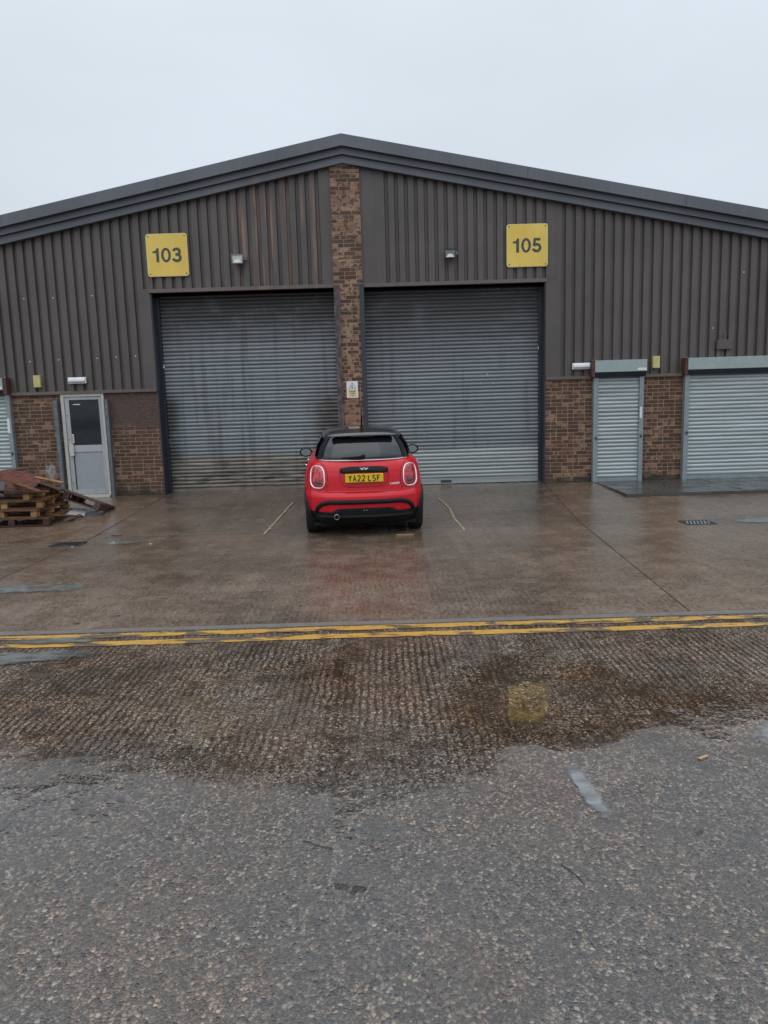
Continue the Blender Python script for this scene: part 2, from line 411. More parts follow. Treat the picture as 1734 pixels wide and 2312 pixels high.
    c = q.mix(q.rng(oil, .66, .76, 0, .7), c, (.03, .028, .027))
    c = q.mix(q.math('MULTIPLY', wet, .6), c, q.mix(1, c, (.60, .56, .50), 'MULTIPLY'))
    q.set(c, q.math('MULTIPLY_ADD', q.math('SUBTRACT', 1, wet), .17, .035), spec=.55)
    q.bump(hh, .0062, 1)
    return q.mat
M_road = mat_road()

def mat_concrete(name, tint=(1, 1, 1), smooth=0.):
    q = N(name); X, Y, Z = q.sep(); vec = q.pos((1, 1, 0))
    big = q.noise(.55, vec, 5, .55); mid = q.noise(3.2, vec, 5, .6); fine = q.noise(120, vec, 4, .7)
    wob = q.noise(2.2, vec, 2)
    wx = q.math('ADD', X, q.math('MULTIPLY', wob, .05))
    cx = q.n('CombineXYZ'); q.l(q.math('MULTIPLY', wx, 38), cx.inputs[0]); q.l(q.math('MULTIPLY', Y, .5), cx.inputs[1])
    brush = q.noise(1, cx.outputs[0], 3, .6)
    lat = q.noise(1, q.pos((.8, 9, 0)), 4, .6)
    near = q.rng(Y, 9.6, 7.0)
    c = q.mix(q.rng(big, .3, .7), (.086, .055, .036), (.172, .118, .083))
    c = q.mix(q.rng(mid, .4, .75, 0, .5), c, (.19, .148, .118))
    c = q.mix(q.rng(lat, .55, .8, 0, .4), c, (.075, .055, .043))
    c = q.mix(q.math('MULTIPLY', q.rng(brush, .5, .3), .35), c, (.06, .045, .037))
    c = q.mix(.5, c, q.ramp(fine, [(.3, .45), (.7, 1.4)]), 'MULTIPLY')
    gran = q.noise(1, q.pos((42, 14, 0)), 4, .8); strk = q.noise(1, q.pos((9, .35, 0)), 4, .65)
    c = q.mix(q.math('MULTIPLY_ADD', near, .25, .6), c, q.ramp(gran, [(.36, .35), (.64, 1.75)]), 'MULTIPLY')
    rib = q.math('MULTIPLY_ADD', q.math('SINE', q.math('MULTIPLY', q.math('ADD', X, q.math('MULTIPLY', wob, .12)), 2*math.pi/.052)), .5, .5)
    ribm = q.math('MULTIPLY', q.rng(q.noise(.9, vec, 3), .45, .65), q.math('MULTIPLY_ADD', near, .6, .1))
    c = q.mix(q.math('MULTIPLY', ribm, q.math('MULTIPLY', rib, .75)), c, q.mix(1, c, (.38, .36, .35), 'MULTIPLY'))
    c = q.mix(.45, c, q.ramp(strk, [(.3, .55), (.7, 1.3)]), 'MULTIPLY')
    spk = q.vor(160, vec); rr = q.sep(spk.outputs['Color'])[0]
    c = q.mix(q.rng(rr, .9, .95, 0, .5), c, (.30, .27, .24))
    c = q.mix(q.math('MULTIPLY', near, .35), c, q.mix(1, c, (.98, .96, .95), 'MULTIPLY'))
    c = q.mix(1, c, tint, 'MULTIPLY')
    st = q.noise(1.6, vec, 4)
    c = q.mix(q.rng(st, .64, .74, 0, .55), c, (.045, .036, .032))
    wetn = q.rng(mid, .35, .65)
    rough = q.math('ADD', q.math('MULTIPLY', wetn, .17), q.math('MULTIPLY_ADD', near, .09, .12 - smooth))
    h = q.math('ADD', q.math('MULTIPLY', fine, .6), q.math('MULTIPLY', brush, q.math('MULTIPLY_ADD', near, 1.6, .35)))
    q.set(c, rough, spec=.5)
    q.bump(h, .0020, 1)
    return q.mat
M_conc = [mat_concrete('wet_concrete_a'), mat_concrete('wet_concrete_b', (.92, .95, .99)), mat_concrete('wet_concrete_c', (1.03, 1, .96))]
M_strip = simple('smooth_concrete_strip', (.17, .15, .135), .22, bump=.001)
M_joint = simple('joint_filler', (.08, .062, .05), .4)
M_ground = simple('far_tarmac', (.08, .078, .075), .5)
def mat_yellow():
    q = N('worn_yellow_paint'); X, Y, Z = q.sep()
    n = q.noise(3.2, q.pos((.9, 3, 0)), 6, .62); f = q.noise(60, detail=4)
    c = q.mix(q.rng(f, .3, .7), (.44, .23, .028), (.53, .30, .055))
    c = q.mix(q.rng(q.noise(9, detail=4), .45, .7, 0, .4), c, (.30, .17, .04))
    w2 = q.noise(1, q.pos((1.5, 5, 0)), 5, .7)
    worn = q.math('MAXIMUM', q.math('MULTIPLY', q.rng(n, .52, .58), .92), q.math('MULTIPLY', q.rng(w2, .555, .60), .9))
    c = q.mix(worn, c, (.07, .063, .055))
    q.set(c, q.rng(n, .4, .6, .35, .2), spec=.5); q.bump(q.noise(150, detail=3), .003)
    return q.mat
M_yellow = mat_yellow()
def mat_water():
    q = N('puddle_water')
    q.set(q.mix(q.rng(q.noise(18, detail=4), .4, .65), (.10, .105, .11), (.22, .225, .23)), .03, spec=.6); q.b.inputs['IOR'].default_value = 1.45
    q.bump(q.noise(14, detail=2), .0006, .6); return q.mat
M_water = mat_water()
M_chalk = N('pale_yellow_chalk'); _q = M_chalk; _n = _q.noise(30, detail=5)
_q.set(_q.mix(_q.rng(_n, .4, .6), (.09, .075, .05), (.42, .38, .20)), .6); M_chalk = _q.mat

def mat_wood(name, a, b, wet=.4):
    q = N(name); oi = q.n('ObjectInfo'); t = q.n('TexCoord')
    va = q.n('VectorMath', operation='ADD'); q.l(t.outputs['Object'], va.inputs[0]); q.l(oi.outputs['Location'], va.inputs[1])
    g = q.noise(6, q.pos((1.5, 12, 12), src=va.outputs[0]), 5, .6)
    c = q.mix(q.rng(g, .3, .7), a, b)
    c = q.mix(q.math('MULTIPLY', oi.outputs['Random'], .6), c, q.mix(1, c, (.45, .38, .33), 'MULTIPLY'))
    c = q.mix(q.rng(q.noise(4, detail=4), .55, .75, 0, .6), c, (.03, .02, .015))
    q.set(c, wet); q.bump(g, .002); return q.mat
W_old = mat_wood('wet_pallet_wood', (.055, .027, .015), (.21, .10, .042))
W_pale = mat_wood('pale_block_wood', (.20, .105, .04), (.44, .25, .095), .5)
W_dark = mat_wood('dark_wet_wood', (.030, .011, .007), (.10, .036, .022), .35)
W_ply = mat_wood('stained_plywood', (.030, .009, .007), (.26, .058, .026), .6)
W_orange = mat_wood('orange_timber', (.42, .15, .05), (.56, .23, .08), .5)
M_pale = simple('pale_board', (.36, .36, .35), .35)
M_blacksheet = simple('black_plastic_sheet', (.012, .012, .014), .3)

# ------------------------------------------------------------------ ground (structure)
GY = 10.62                                    # gully line
def zg(Y):
    if Y <= 5.74: return 0.
    if Y <= GY: return -.10 * (Y-5.74)/(GY-5.74)
    if Y <= 14.95: return -.10 + .12*(Y-GY)/(14.95-GY)
    return .02
MB().add([(-300,-200,-.16),(300,-200,-.16),(300,500,-.16),(-300,500,-.16)], [(0,1,2,3)]).obj('ground', M_ground, kind='structure')
MB().add([(-60,-40,0),(60,-40,0),(60,5.60,0),(-60,5.60,0)], [(0,1,2,3)]).obj('road', M_road, kind='structure')
fc = MB()
fc.add([(-60,5.60,-.012),(60,5.60,-.012),(60,GY,-.112),(-60,GY,-.112),(60,15.4,.008),(-60,15.4,.008)], [(0,1,2,3),(3,2,4,5)])
forecourt = fc.obj('forecourt', M_joint, kind='structure')
def jl(Y): return -4.40 + .03*(14.95-Y)
def jr(Y): return 3.28 - .0925*(14.95-Y)
def slab(xa, xb, y0, y1, mi, gap=.007):
    b = MB(); x0, x1 = xa, xb
    P = [(x0(y0)+gap, y0+gap), (x1(y0)-gap, y0+gap), (x1(y1)-gap, y1-gap), (x0(y1)+gap, y1-gap)]
    vs = [(px, py, zg(py)) for px, py in P] + [(px, py, zg(py)-.1) for px, py in P]
    b.add(vs, [(0,1,2,3),(0,4,5,1),(1,5,6,2),(2,6,7,3),(3,7,4,0)])
    return b.obj('concrete_slab', M_conc[mi], forecourt)
K = lambda v: (lambda Y: v)
def slab2(xa, xb, y0, ym, y1, mi):
    b = MB(); g = .007
    P = [(xa(y0)+g, y0+g), (xb(y0)-g, y0+g), (xb(ym)-g, ym), (xa(ym)+g, ym), (xb(y1)-g, y1-g), (xa(y1)+g, y1-g)]
    b.add([(px, py, zg(py)) for px, py in P], [(0,1,2,3),(3,2,4,5)])
    return b.obj('concrete_slab', M_conc[mi], forecourt)
for xa, xb, mi in ((K(-20), K(-12.2), 0), (K(-12.2), jl, 1), (jl, jr, 0), (jr, K(10.6), 2), (K(10.6), K(20), 1)):
    left = mi == 1 and xb(0) < 5
    ym = 9.85 if left else GY
    slab(xa, xb, 5.71, ym, mi)
    if left: slab2(xa, xb, ym, GY, 15.32, 2)
    else: slab(xa, xb, GY, 15.32, (mi+1) % 3)
MB().box(-20, 20, 5.606, 5.704, -.1, .002).obj('edging_strip', M_strip, kind='structure')
# pale mortar run along the gully joint
rj = random.Random(2)
for x0_, x1_, y_ in ((-12, jl(9.85)-.05, 9.85), (-4.2, 4.2, GY), (4.75, 14, GY)):
    b = MB(); vs = []; n_ = 60
    for i in range(n_+1):
        X = x0_+(x1_-x0_)*i/n_; w1 = rj.uniform(.012, .028)
        vs += [(X, y_-w1, zg(y_)+.003), (X, y_+w1*1.2, zg(y_)+.003)]
    b.add(vs, [(2*i, 2*i+2, 2*i+3, 2*i+1) for i in range(n_)]); b.obj('joint_mortar', M_strip, kind='structure')
# double yellow lines, each a wavering painted band
def band(y0, y1, z, seed):
    rr = random.Random(seed); b = MB(); vs = []; n = 240
    for i in range(n+1):
        X = -14 + 28*i/n; j = rr.uniform(-.006, .006)
        vs += [(X, y0+j+.008*math.sin(X*1.7+seed), z), (X, y1+rr.uniform(-.006, .006)+.008*math.sin(X*1.3+seed), z)]
    b.add(vs, [(2*i, 2*i+2, 2*i+3, 2*i+1) for i in range(n)])
    return b
for i, (a, c) in enumerate(((5.465, 5.565), (5.27, 5.372))):
    o = band(a, c, .004, i+1).obj('yellow_line', M_yellow, kind='structure')

def mat_puddle(name, c0, c1, bumpd):
    q = N(name); t = q.n('TexCoord'); ox, oy, oz = q.sep(t.outputs['Object'])
    n = q.noise(5, q.pos((1, 2.5, 0)), 4)
    q.set(q.mix(q.rng(n, .35, .65), c0, c1), .05, spec=.6); q.bump(q.noise(30, detail=3), bumpd)
    r = q.math('SQRT', q.math('ADD', q.math('POWER', ox, 2), q.math('POWER', oy, 2)))
    e1 = q.noise(3, q.pos((1, 1, 0)), 3); e2 = q.noise(17, q.pos((1, 1.2, 0)), 4, .6)
    r = q.math('ADD', r, q.math('ADD', q.math('MULTIPLY_ADD', e1, 1.0, -.5), q.math('MULTIPLY_ADD', e2, .6, -.3)))
    tr = q.n('BsdfTransparent'); ms = q.n('MixShader'); out = q.t.nodes['Material Output']
    q.l(q.rng(r, .92, .55), ms.inputs[0]); q.l(tr.outputs[0], ms.inputs[1]); q.l(q.b.outputs[0], ms.inputs[2]); q.l(ms.outputs[0], out.inputs[0])
    return q.mat
M_silt = mat_puddle('silty_puddle', (.085, .09, .085), (.175, .18, .17), .0008)
M_skypale = mat_puddle('sky_pale_puddle', (.10, .105, .11), (.19, .195, .20), .0003)  # pale bluish base colour paints in the sky's reflection
def blob(name, cx, cy, rx, ry, ang, z=None, mat=M_silt, n=64, seed=0, **k):
    """thin sheet of water lying in a dip; its ragged edge thins out into the ground"""
    ring_ = [(math.cos(2*math.pi*i/n)*1.25, math.sin(2*math.pi*i/n)*1.25, 0) for i in range(n)]
    o = MB().add([(0, 0, 0)]+ring_, [(0, 1+i, 1+(i+1) % n) for i in range(n)]).obj(name, mat, **k)
    zc = (zg(cy) if z is None else z)+.0045
    sl = math.atan((zg(cy+.1)-zg(cy-.1))/.2) if z is None else 0
    o.location = (cx, cy, zc); o.rotation_euler = (sl, 0, ang); o.scale = (rx, ry, 1); return o
blob('puddle', -3.52, 7.30, .55, .27, -.05, seed=3, kind='structure')
blob('puddle', -2.80, 5.03, .75, .17, .05, z=.0035, seed=5, kind='structure')
blob('puddle', .86, 3.05,   .055, .27, .06, z=0, mat=M_skypale, seed=8, kind='structure')
blob('puddle', 2.08, 3.55, .30, .16, .3, z=0, mat=M_skypale, seed=12, kind='structure')
blob('puddle', -3.62, 10.1, .34, .24, 0, seed=14, kind='structure')
blob('puddle', 5.9, 10.35, 1.2, .30, 0, seed=19, kind='structure')

blob('puddle', -2.55, 5.40, .45, .10, 0, z=.006, kind='structure')
# raised pavement by the right-hand shutters, flag by flag
pv = MB().box(4.30, 14, 12.86, 14.9, -.2, .006).obj('pavement', M_joint, kind='structure')
rr = random.Random(4)
yy = [12.85, 13.55, 14.2, 14.895]
for r_ in range(3):
    X = 4.29
    first = True
    while X < 9.5:
        wd = rr.choice([.6, .75, .9]) if not (first and r_ % 2) else .45
        first = False
        dz = rr.uniform(-.002, .003)
        MB().box(X+.005, X+wd-.005, yy[r_]+.005, yy[r_+1]-.005, -.03, .016+dz).obj('flagstone', M_flag, pv)
        X += wd

# ------------------------------------------------------------------ warehouse
PX = -.60; SL = .196
FY = 14.90
ware = thing('warehouse', (PX, FY, 0), 'brown ribbed metal-clad warehouse with low gable, two tall roller doors and brick pillar', 'warehouse')
ware.location = (0, 0, 0)
XL, XR = -13.1, 11.9
def gz(X, top): return top - SL*abs(X-PX)

# bricks
def brick_mesh(L, mat):
    return MB().box(0, L, 0, .09, 0, .063).mesh('brick', mat)
def brick_wall(name, x0, x1, z0, ztop, yf, bm, mm, seed, head=.25):
    """mortar body with every brick a child; ztop is a function of x"""
    rr = random.Random(seed)
    b = MB(); zt0, zt1 = ztop(x0), ztop(x1)
    if x0 < PX < x1: b.prism([(x0, z0), (x1, z0), (x1, zt1), (PX, ztop(PX)), (x0, zt0)], yf+.0035, yf+.25)
    else: b.prism([(x0, z0), (x1, z0), (x1, zt1), (x0, zt0)], yf+.0035, yf+.25)
    w_ = b.obj(name, mm, ware)
    meshes = {}
    z = z0; row = 0
    while z + .03 < max(zt0, zt1, ztop((x0+x1)/2)):
        X = x0 + .002; offs = [0, .1125, .056][row % 3 if rr.random() < .3 else row % 2]
        first = True
        while X < x1 - .03:
            L = .215 if rr.random() > head else .1025
            if first and offs: L = .1025 if offs > .1 else .159
            first = False
            if X + L > x1 - .002: L = x1 - .002 - X
            elif x1 - .002 - (X+L+.01) < .045: L = x1-.002-X
            if L < .03: break
            L = round(L, 3)
            mid = X+L/2
            hz = min(.065, ztop(mid)-z)
            if hz > .02:
                if L not in meshes: meshes[L] = brick_mesh(L, bm)
                inst('brick', meshes[L], w_, (X, yf+rr.uniform(-.002, .0015), z+.005), (1, 1, hz/.065))
            X += L + .012
        z += .075; row += 1
    return w_
flat = lambda v: (lambda X: v)
brick_wall('brick_pillar', -.85, -.283, 0, lambda X: gz(X, 6.262)-0.003, 14.845, B_pil, Mo_pil, 3, .38)
brick_wall('brick_wall', -7.37, -6.39, -.02, flat(2.10), 14.915, B_left, Mo_left, 11, .2)
brick_wall('brick_wall', -5.525, -4.45, -.02, flat(2.10), 14.915, B_soot, Mo_soot, 12, .1)
brick_wall('brick_wall', 3.300, 4.235, -.02, flat(2.10), 14.915, B_right, Mo_right, 13, .42)
brick_wall('brick_wall', 5.225, 6.055, -.02, flat(2.10), 14.915, B_right, Mo_right, 14, .42)
# outer walls, beyond the picture
def mat_farbrick():
    q = N('far_brickwork'); t = q.n('TexBrick'); q.l(q.pos((1, 0, 0)), t.inputs[0])
    cx = q.n('CombineXYZ'); X, Y, Z = q.sep(); q.l(q.math('ADD', X, Y), cx.inputs[0]); q.l(Z, cx.inputs[1]); q.l(cx.outputs[0], t.inputs[0])
    t.inputs['Scale'].default_value = 1; t.inputs['Brick Width'].default_value = .225; t.inputs['Row Height'].default_value = .075; t.inputs['Mortar Size'].default_value = .005
    t.inputs['Color1'].default_value = (.11, .065, .045, 1); t.inputs['Color2'].default_value = (.16, .1, .07, 1); t.inputs['Mortar'].default_value = (.22, .16, .12, 1)
    return q.set(t.outputs[0], .8).mat
MFB = mat_farbrick()
b = MB()
b.box(XL, -8.72, 14.915, 15.15, -.1, 2.10); b.box(9.02, XR, 14.915, 15.15, -.1, 2.10)
b.box(XL, XL+.2, 15.15, 44, -.1, 2.1); b.box(XR-.2, XR, 15.15, 44, -.1, 2.1); b.box(XL, XR, 44, 44.2, -.1, 2.1)
b.obj('outer_brick_wall', MFB, ware)
b = MB(); b.box(XL+.02, XL+.15, 15.0, 44, 2.1, 4.25); b.box(XR-.15, XR-.02, 15.0, 44, 2.1, 4.25)
b.prism([(XL+.02, 2.1), (XR-.02, 2.1), (XR-.02, gz(XR, 6.5)), (PX, 6.5), (XL+.02, gz(XL, 6.5))], 44.02, 44.1)
b.obj('outer_cladding', M_clad, ware)
# dark body behind the facade
MB().prism([(XL+.2, 4.3), (XR-.2, 4.3), (XR-.2, gz(XR-.2, 6.35)), (PX, 6.35), (XL+.2, gz(XL+.2, 6.35))], 15.0, 15.05).obj('gable_backing', M_dark, ware)

# ribbed cladding, one sheet at a time
PT = .1905
def sheet(x0, x1, zb, zt, name='cladding_sheet', ribs=True, yf=FY):
    """flat front ribs with narrow grooves on the .1905 grid (groove centred on .03+k*PT)"""
    xs = [(x0, yf)]
    if ribs:
        k0 = math.ceil((x0 + .040 - .03)/PT); k = k0
        while   .03 + k*PT + .040 < x1 + 1e-6:
            c = .03 + k*PT
            xs += [(c-.040, yf), (c-.026, yf+.055), (c+.026, yf+.055), (c+.040, yf)]
            k += 1
    xs.append((x1, yf))
    # insert peak if crossing
    b = MB(); vs = []
    for X, Yv in xs: vs += [(X, Yv, zb), (X, Yv, zt(X))]
    n = len(xs)
    fs = [(2*i, 2*i+2, 2*i+3, 2*i+1) for i in range(n-1)]
    b.add(vs, fs)
    for X, Yv in (xs[0], xs[-1]): pass
    o = b.obj(name, M_clad, ware)
    s_ = o.modifiers.new('thick', 'SOLIDIFY'); s_.thickness = .0012; s_.offset = 1
    return o
ZT = lambda X: gz(X, 6.30)
def sheets(x0, x1, zb, per=5):
    # split between grooves
    x = x0
    while x < x1 - .01:
        k = math.floor((x - .03)/PT + .5) + per
        nx = min(x1, .03 + (k+.5)*PT)
        if x1 - nx < .3: nx = x1
        sheet(x, nx-.0015, zb, ZT); x = nx
# above the doors, on the walls, flat cover strips by the pillar
sheet(-1.07, -.851, 4.04, ZT, 'flat_panel', False, FY-.004)
sheet(-.282, -.01, 4.04, ZT, 'flat_panel', False, FY-.004)
sheets(-4.45, -1.0705, 4.04)
sheets(-.0095, 3.50, 4.04)
sheets(XL, -4.4505, 2.13)
sheets(3.5015, XR, 2.13)
# flat flashings flanking the doors
bevel(MB().box(-4.685, -4.452, FY-.012, FY-.004, 2.135, 4.06).obj('jamb_panel', M_clad, ware), .002)
bevel(MB().box(3.299, 3.585, FY-.012, FY-.004, 2.135, 4.03).obj('jamb_panel', M_clad, ware), .002)
MB().box(3.299, 3.50, FY+.006, FY+.012, 2.12, 4.045).obj('jamb_backing', M_clad, ware)
# drip flashings
for x0, x1 in ((-7.36, -4.452), (3.302, 4.21), (5.25, 6.04), (XL, -8.75), (9.05, XR)):
    b = MB(); b.prism([(FY-.045, 2.085), (FY-.045, 2.135), (FY+.03, 2.15), (FY+.03, 2.085)], x0, x1, 'x'); b.obj('wall_flashing', M_flash, ware)
def headflash(x0, x1, z):
    b = MB(); b.box(x0, x1, FY-.035, FY+.30, z, z+.006); b.box(x0, x1, FY-.035, FY-.027, z+.006, z+.068); b.box(x0, x1, FY-.027, FY-.002, z+.06, z+.068)
    b.obj('head_flashing', M_flash, ware)
headflash(-4.475, -.852, 3.985); headflash(-.281, 3.315, 3.975)
# door reveals and steel guide angles
SY = 15.25
for x0, x1 in ((-4.4485, -4.430), (3.280, 3.2985)):
    MB().box(x0, x1, 14.90, SY+.06, -.02, 3.98).obj('door_jamb', M_steel, ware)
for x0, x1, fy in ((-4.4285, -4.375, SY-.06), (3.22, 3.2785, SY-.06)):
    b = MB(); b.box(x0, x1, fy, fy+.02, 0, 3.94); b.obj('guide_rail', M_steel, ware)
bevel(MB().box(-.852, -.745, 14.79, 14.83, -.02, 4.03).obj('guide_angle', M_steelrust, ware), .004)
bevel(MB().box(-.352, -.262, 14.79, 14.83, -.02, 4.03).obj('guide_angle', M_steel, ware), .004)
MB().box(-.853, -.842, 14.832, SY+.05, -.02, 4.0).obj('guide_cheek', M_steel, ware)
MB().box(-.291, -.280, 14.832, SY+.05, -.02, 4.0).obj('guide_cheek', M_steel, ware)
b = MB(); b.box(-4.60, 3.45, SY+.10, SY+.2, 3.7, 4.3); b.box(-4.60, 3.45, FY+.28, SY+.15, 3.995, 4.3); b.obj('shutter_housing', M_dark, ware)

# roller shutters: curved interlocking laths
def lath(L, mat, pitch=.075, bulge=.016, name='slat'):
    prof = []
    for i in range(9):
        t = i/8; a = t*math.pi
        prof.append((-bulge*math.sin(a)**.75, .004 + t*(pitch-.012)))
    prof += [(.005, pitch-.0075), (.008, pitch-.004), (.008, pitch+.003)]
    vs = []
    for X in (0, L):
        vs += [(X, y, z) for y, z in prof]
    n = len(prof)
    me = MB().add(vs, [(i, n+i, n+i+1, i+1) for i in range(n-1)]).mesh(name, mat, True)
    return me
def shutter(x0, x1, y, z0, z1, mats, bar_h=.07, label=None, pitch=.075, mat_bar=None):
    b = MB(); b.box(x0, x1, y-.022, y+.01, z0, z0+bar_h); b.box(x0, x1, y+.012, y+.03, z0+bar_h, z1)
    sh = b.obj('roller_shutter', [mat_bar or mats(0)], ware, label=label)
    cache = {}; z = z0+bar_h; k = 0; rr = random.Random(int(x0*10))
    while z < z1-.01:
        mt = mats(z)
        if mt.name not in cache: cache[mt.name] = lath(x1-x0, mt, pitch)
        inst('slat', cache[mt.name], sh, (x0, y+rr.uniform(-.0012, .0012), z), rot=(rr.uniform(-.02, .02), 0, 0))
        z += pitch; k += 1
    return sh
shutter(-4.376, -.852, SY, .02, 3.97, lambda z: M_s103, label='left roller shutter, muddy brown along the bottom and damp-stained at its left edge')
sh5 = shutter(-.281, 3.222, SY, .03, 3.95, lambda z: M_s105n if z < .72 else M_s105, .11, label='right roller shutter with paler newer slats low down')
b = MB(); b.box(1.20, 1.42, SY-.032, SY-.022, .055, .105); b.obj('lock_plate', M_steel, sh5)
for (X, Z, ww, hh) in ((2.18, 2.22, .012, .035), (2.08, 2.20, .02, .012), (1.74, 2.15, .014, .014), (2.30, 2.05, .02, .012), (2.04, 2.05, .012, .012)):
    MB().box(X, X+ww, SY-.021, SY-.0175, Z, Z+hh).obj('paint_fleck', M_white, sh5)

# security shutters over the small doors
def security(x0, x1, xr0, xr1, z0, faceL=None, faceR=None, endL=True, label=None, locks=()):
    y = 14.86
    sh = shutter(xr0+.07, xr1-.06, y, z0, 2.12, lambda z: M_galv, .075, label, .077, M_rail)
    for (a, c) in ((xr0, xr0+.095), (xr1-.085, xr1)):
        o = bevel(MB().box(a, c, 14.80, 14.92, z0-.01, 2.12).obj('guide_rail', M_rail, sh), .004)
    # housing: upright face, chamfer below
    prof = [(14.69, 2.20), (14.69, 2.425), (14.895, 2.425), (14.895, 2.10), (14.78, 2.10)]
    bevel(MB().prism(prof, x0+.004, x1, 'x').obj('shutter_box', M_box, sh), .003)
    MB().add([(x0+.006, 14.688, 2.196), (x1-.002, 14.688, 2.196), (x1-.002, 14.776, 2.098), (x0+.006, 14.776, 2.098)], [(0, 3, 2, 1)]).obj('box_underside', M_steel, sh)
    if endL:
        b = MB(); b.box(x0-.055, x0+.002, 14.70, 14.895, 2.11, 2.43); b.obj('end_plate', M_redox, sh)
        b = MB(); b.box(x0-.062, x0+.006, 14.685, 14.699, 2.428, 2.436); b.obj('end_lip', M_rail, sh)
    for (a, c, d, e_) in locks[0]:
        MB().box(a, c, 14.794, 14.799, d, e_).obj('sticker', M_sticker, sh)
    for (X, Z) in locks[1]:
        b = MB(); b.box(X-.018, X+.018, 14.775, 14.80, Z-.022, Z+.012); b.tube([(X-.01, 14.787, Z+.01), (X-.012, 14.787, Z+.035), (X+.012, 14.787, Z+.035), (X+.01, 14.787, Z+.01)], .004, 6)
        b.obj('padlock', M_steel, sh)
    return sh
s1 = security(4.225, 5.25, 4.235, 5.235, .02, label='narrow galvanised security shutter', locks=([(5.162, 5.205, 1.28, 1.50)], [(4.29, .90), (5.19, .92)]))
MB().box(5.06, 5.245, 14.683, 14.688, 2.215, 2.262).obj('sticker', M_sticker, s1)
s2 = security(6.055, 9.0, 6.05, 9.0, .02, label='wide galvanised security shutter', locks=([], [(6.105, .96)]))
s3 = security(-8.7, -7.415, -8.7, -7.365, .02, endL=False, label='galvanised security shutter at the left end', locks=([(-7.45, -7.40, 1.35, 1.64)], [(-7.405, .94)]))
MB().box(-7.413, -7.345, 14.70, 14.895, 2.11, 2.43).obj('end_plate', M_redox, s3)
MB().box(-7.42, -7.335, 14.685, 14.699, 2.428, 2.436).obj('end_lip', M_rail, s3)
MB().box(-7.55, -7.425, 14.683, 14.688, 2.21, 2.26).obj('sticker', M_sticker, s3)

# pedestrian door
DY = 14.90
b = MB(); b.box(-6.388, -6.325, DY-.02, DY+.10, .02, 2.085); b.box(-5.575, -5.527, DY-.02, DY+.10, .02, 2.085); b.box(-6.3245, -5.5755, DY-.02, DY+.10, 2.03, 2.085)
bevel(b.obj('door_frame', M_doorframe, ware), .003)
dr = MB()
dr.box(-6.318, -6.235, DY+.0, DY+.05, .07, 2.024); dr.box(-5.640, -5.582, DY+.0, DY+.05, .07, 2.024)
dr.box(-6.234, -5.641, DY+.0, DY+.05, 1.965, 2.024); dr.box(-6.234, -5.641, DY+.0, DY+.05, .925, 1.062); dr.box(-6.234, -5.641, DY, DY+.05, .07, .16)
door = bevel(dr.obj('door', M_door, ware), .003)
MB().box(-6.234, -5.641, DY+.02, DY+.03, 1.062, 1.965).obj('door_glass', M_dglass, door)
MB().box(-6.21, -5.64, DY+.014, DY+.03, .16, .925).obj('lower_panel', M_doorpanel, door)
MB().box(-6.234, -6.211, DY+.02, DY+.03, .16, .925).obj('panel_gap', M_steel, door)
bevel(MB().box(-6.290, -6.205, DY-.035, DY-.001, .85, 1.09).obj('lock_box', M_doorframe, door), .004)
MB().box(-6.225, -6.188, DY-.006, DY-.001, 1.11, 1.285).obj('sticker', M_sticker, door)
for i_ in range(4): MB().box(-6.218, -6.196, DY-.0085, DY-.007, 1.13+.035*i_, 1.147+.035*i_).obj('sticker_mark', M_steel, door)
for Z in (1.66, 1.18, .30): MB().lathe([(0, -.006), (.011, -.006), (.011, 0)], 12, Matrix.Translation((-6.283, DY, Z)) @ Matrix.Rotation(R(90), 4, 'Z')).obj('lock_cylinder', M_steel, door)
MB().box(-6.16, -6.02, DY+.016, DY+.019, 1.868, 1.885).obj('glass_label', M_sticker, door)
b = MB(); b.box(-6.36, -5.55, DY-.06, DY+.1, .0, .062); b.obj('threshold', M_doorframe, ware)
for X0, X1, Z0 in ((-6.505, -6.432, 0.0), (-5.485, -5.428, -.03)):
    b = MB(); b.box(X0, X1, 14.80, 14.806, Z0, 1.963); b.box(X0, X0+.006, 14.806, 14.91, Z0, 1.963); b.box(X1-.006, X1, 14.806, 14.91, Z0, 1.963)
    bevel(b.obj('guide_post', M_post, ware), .002)
    for Z in (.35, 1.25, 1.8): MB().lathe([(0, -.006), (.012, -.006), (.012, 0)], 10, Matrix.Translation(((X0+X1)/2, 14.80, Z)) @ Matrix.Rotation(R(90), 4, 'Z')).obj('bolt', M_rail, ware)

# verge trims, stepped; roof
def verge(name, top, bot, yf, mat, yb=14.893):
    b = MB()
    for sgn, xe in ((-1, XL-.15), (1, XR+.15)):
        P = [(PX, top), (xe, gz(xe, top)), (xe, gz(xe, bot)), (PX, bot)]
        if sgn < 0: P = P[::-1]
        b.prism(P, yf, yb)
    o = b.obj(name, mat, ware); return o
verge('verge_cap', 6.725, 6.530, 14.66, M_verge)
verge('verge_lip', 6.540, 6.524, 14.645, M_verge, 14.659)
verge('verge_middle', 6.525, 6.405, 14.74, M_verge)
verge('verge_lip', 6.412, 6.399, 14.725, M_verge, 14.739)
verge('verge_bottom', 6.398, 6.258, 14.79, M_verge)
verge('verge_lip', 6.268, 6.254, 14.778, M_verge, 14.789)
b = MB()
for xe in (XL-.3, XR+.3):
    b.add([(PX, 14.67, 6.735), (xe, 14.67, gz(xe, 6.735)), (xe, 44.4, gz(xe, 6.735)), (PX, 44.4, 6.735)], [(0, 1, 2, 3)])
o = b.obj('roof', M_verge, ware); s_ = o.modifiers.new('t', 'SOLIDIFY'); s_.thickness = .015; s_.offset = 0
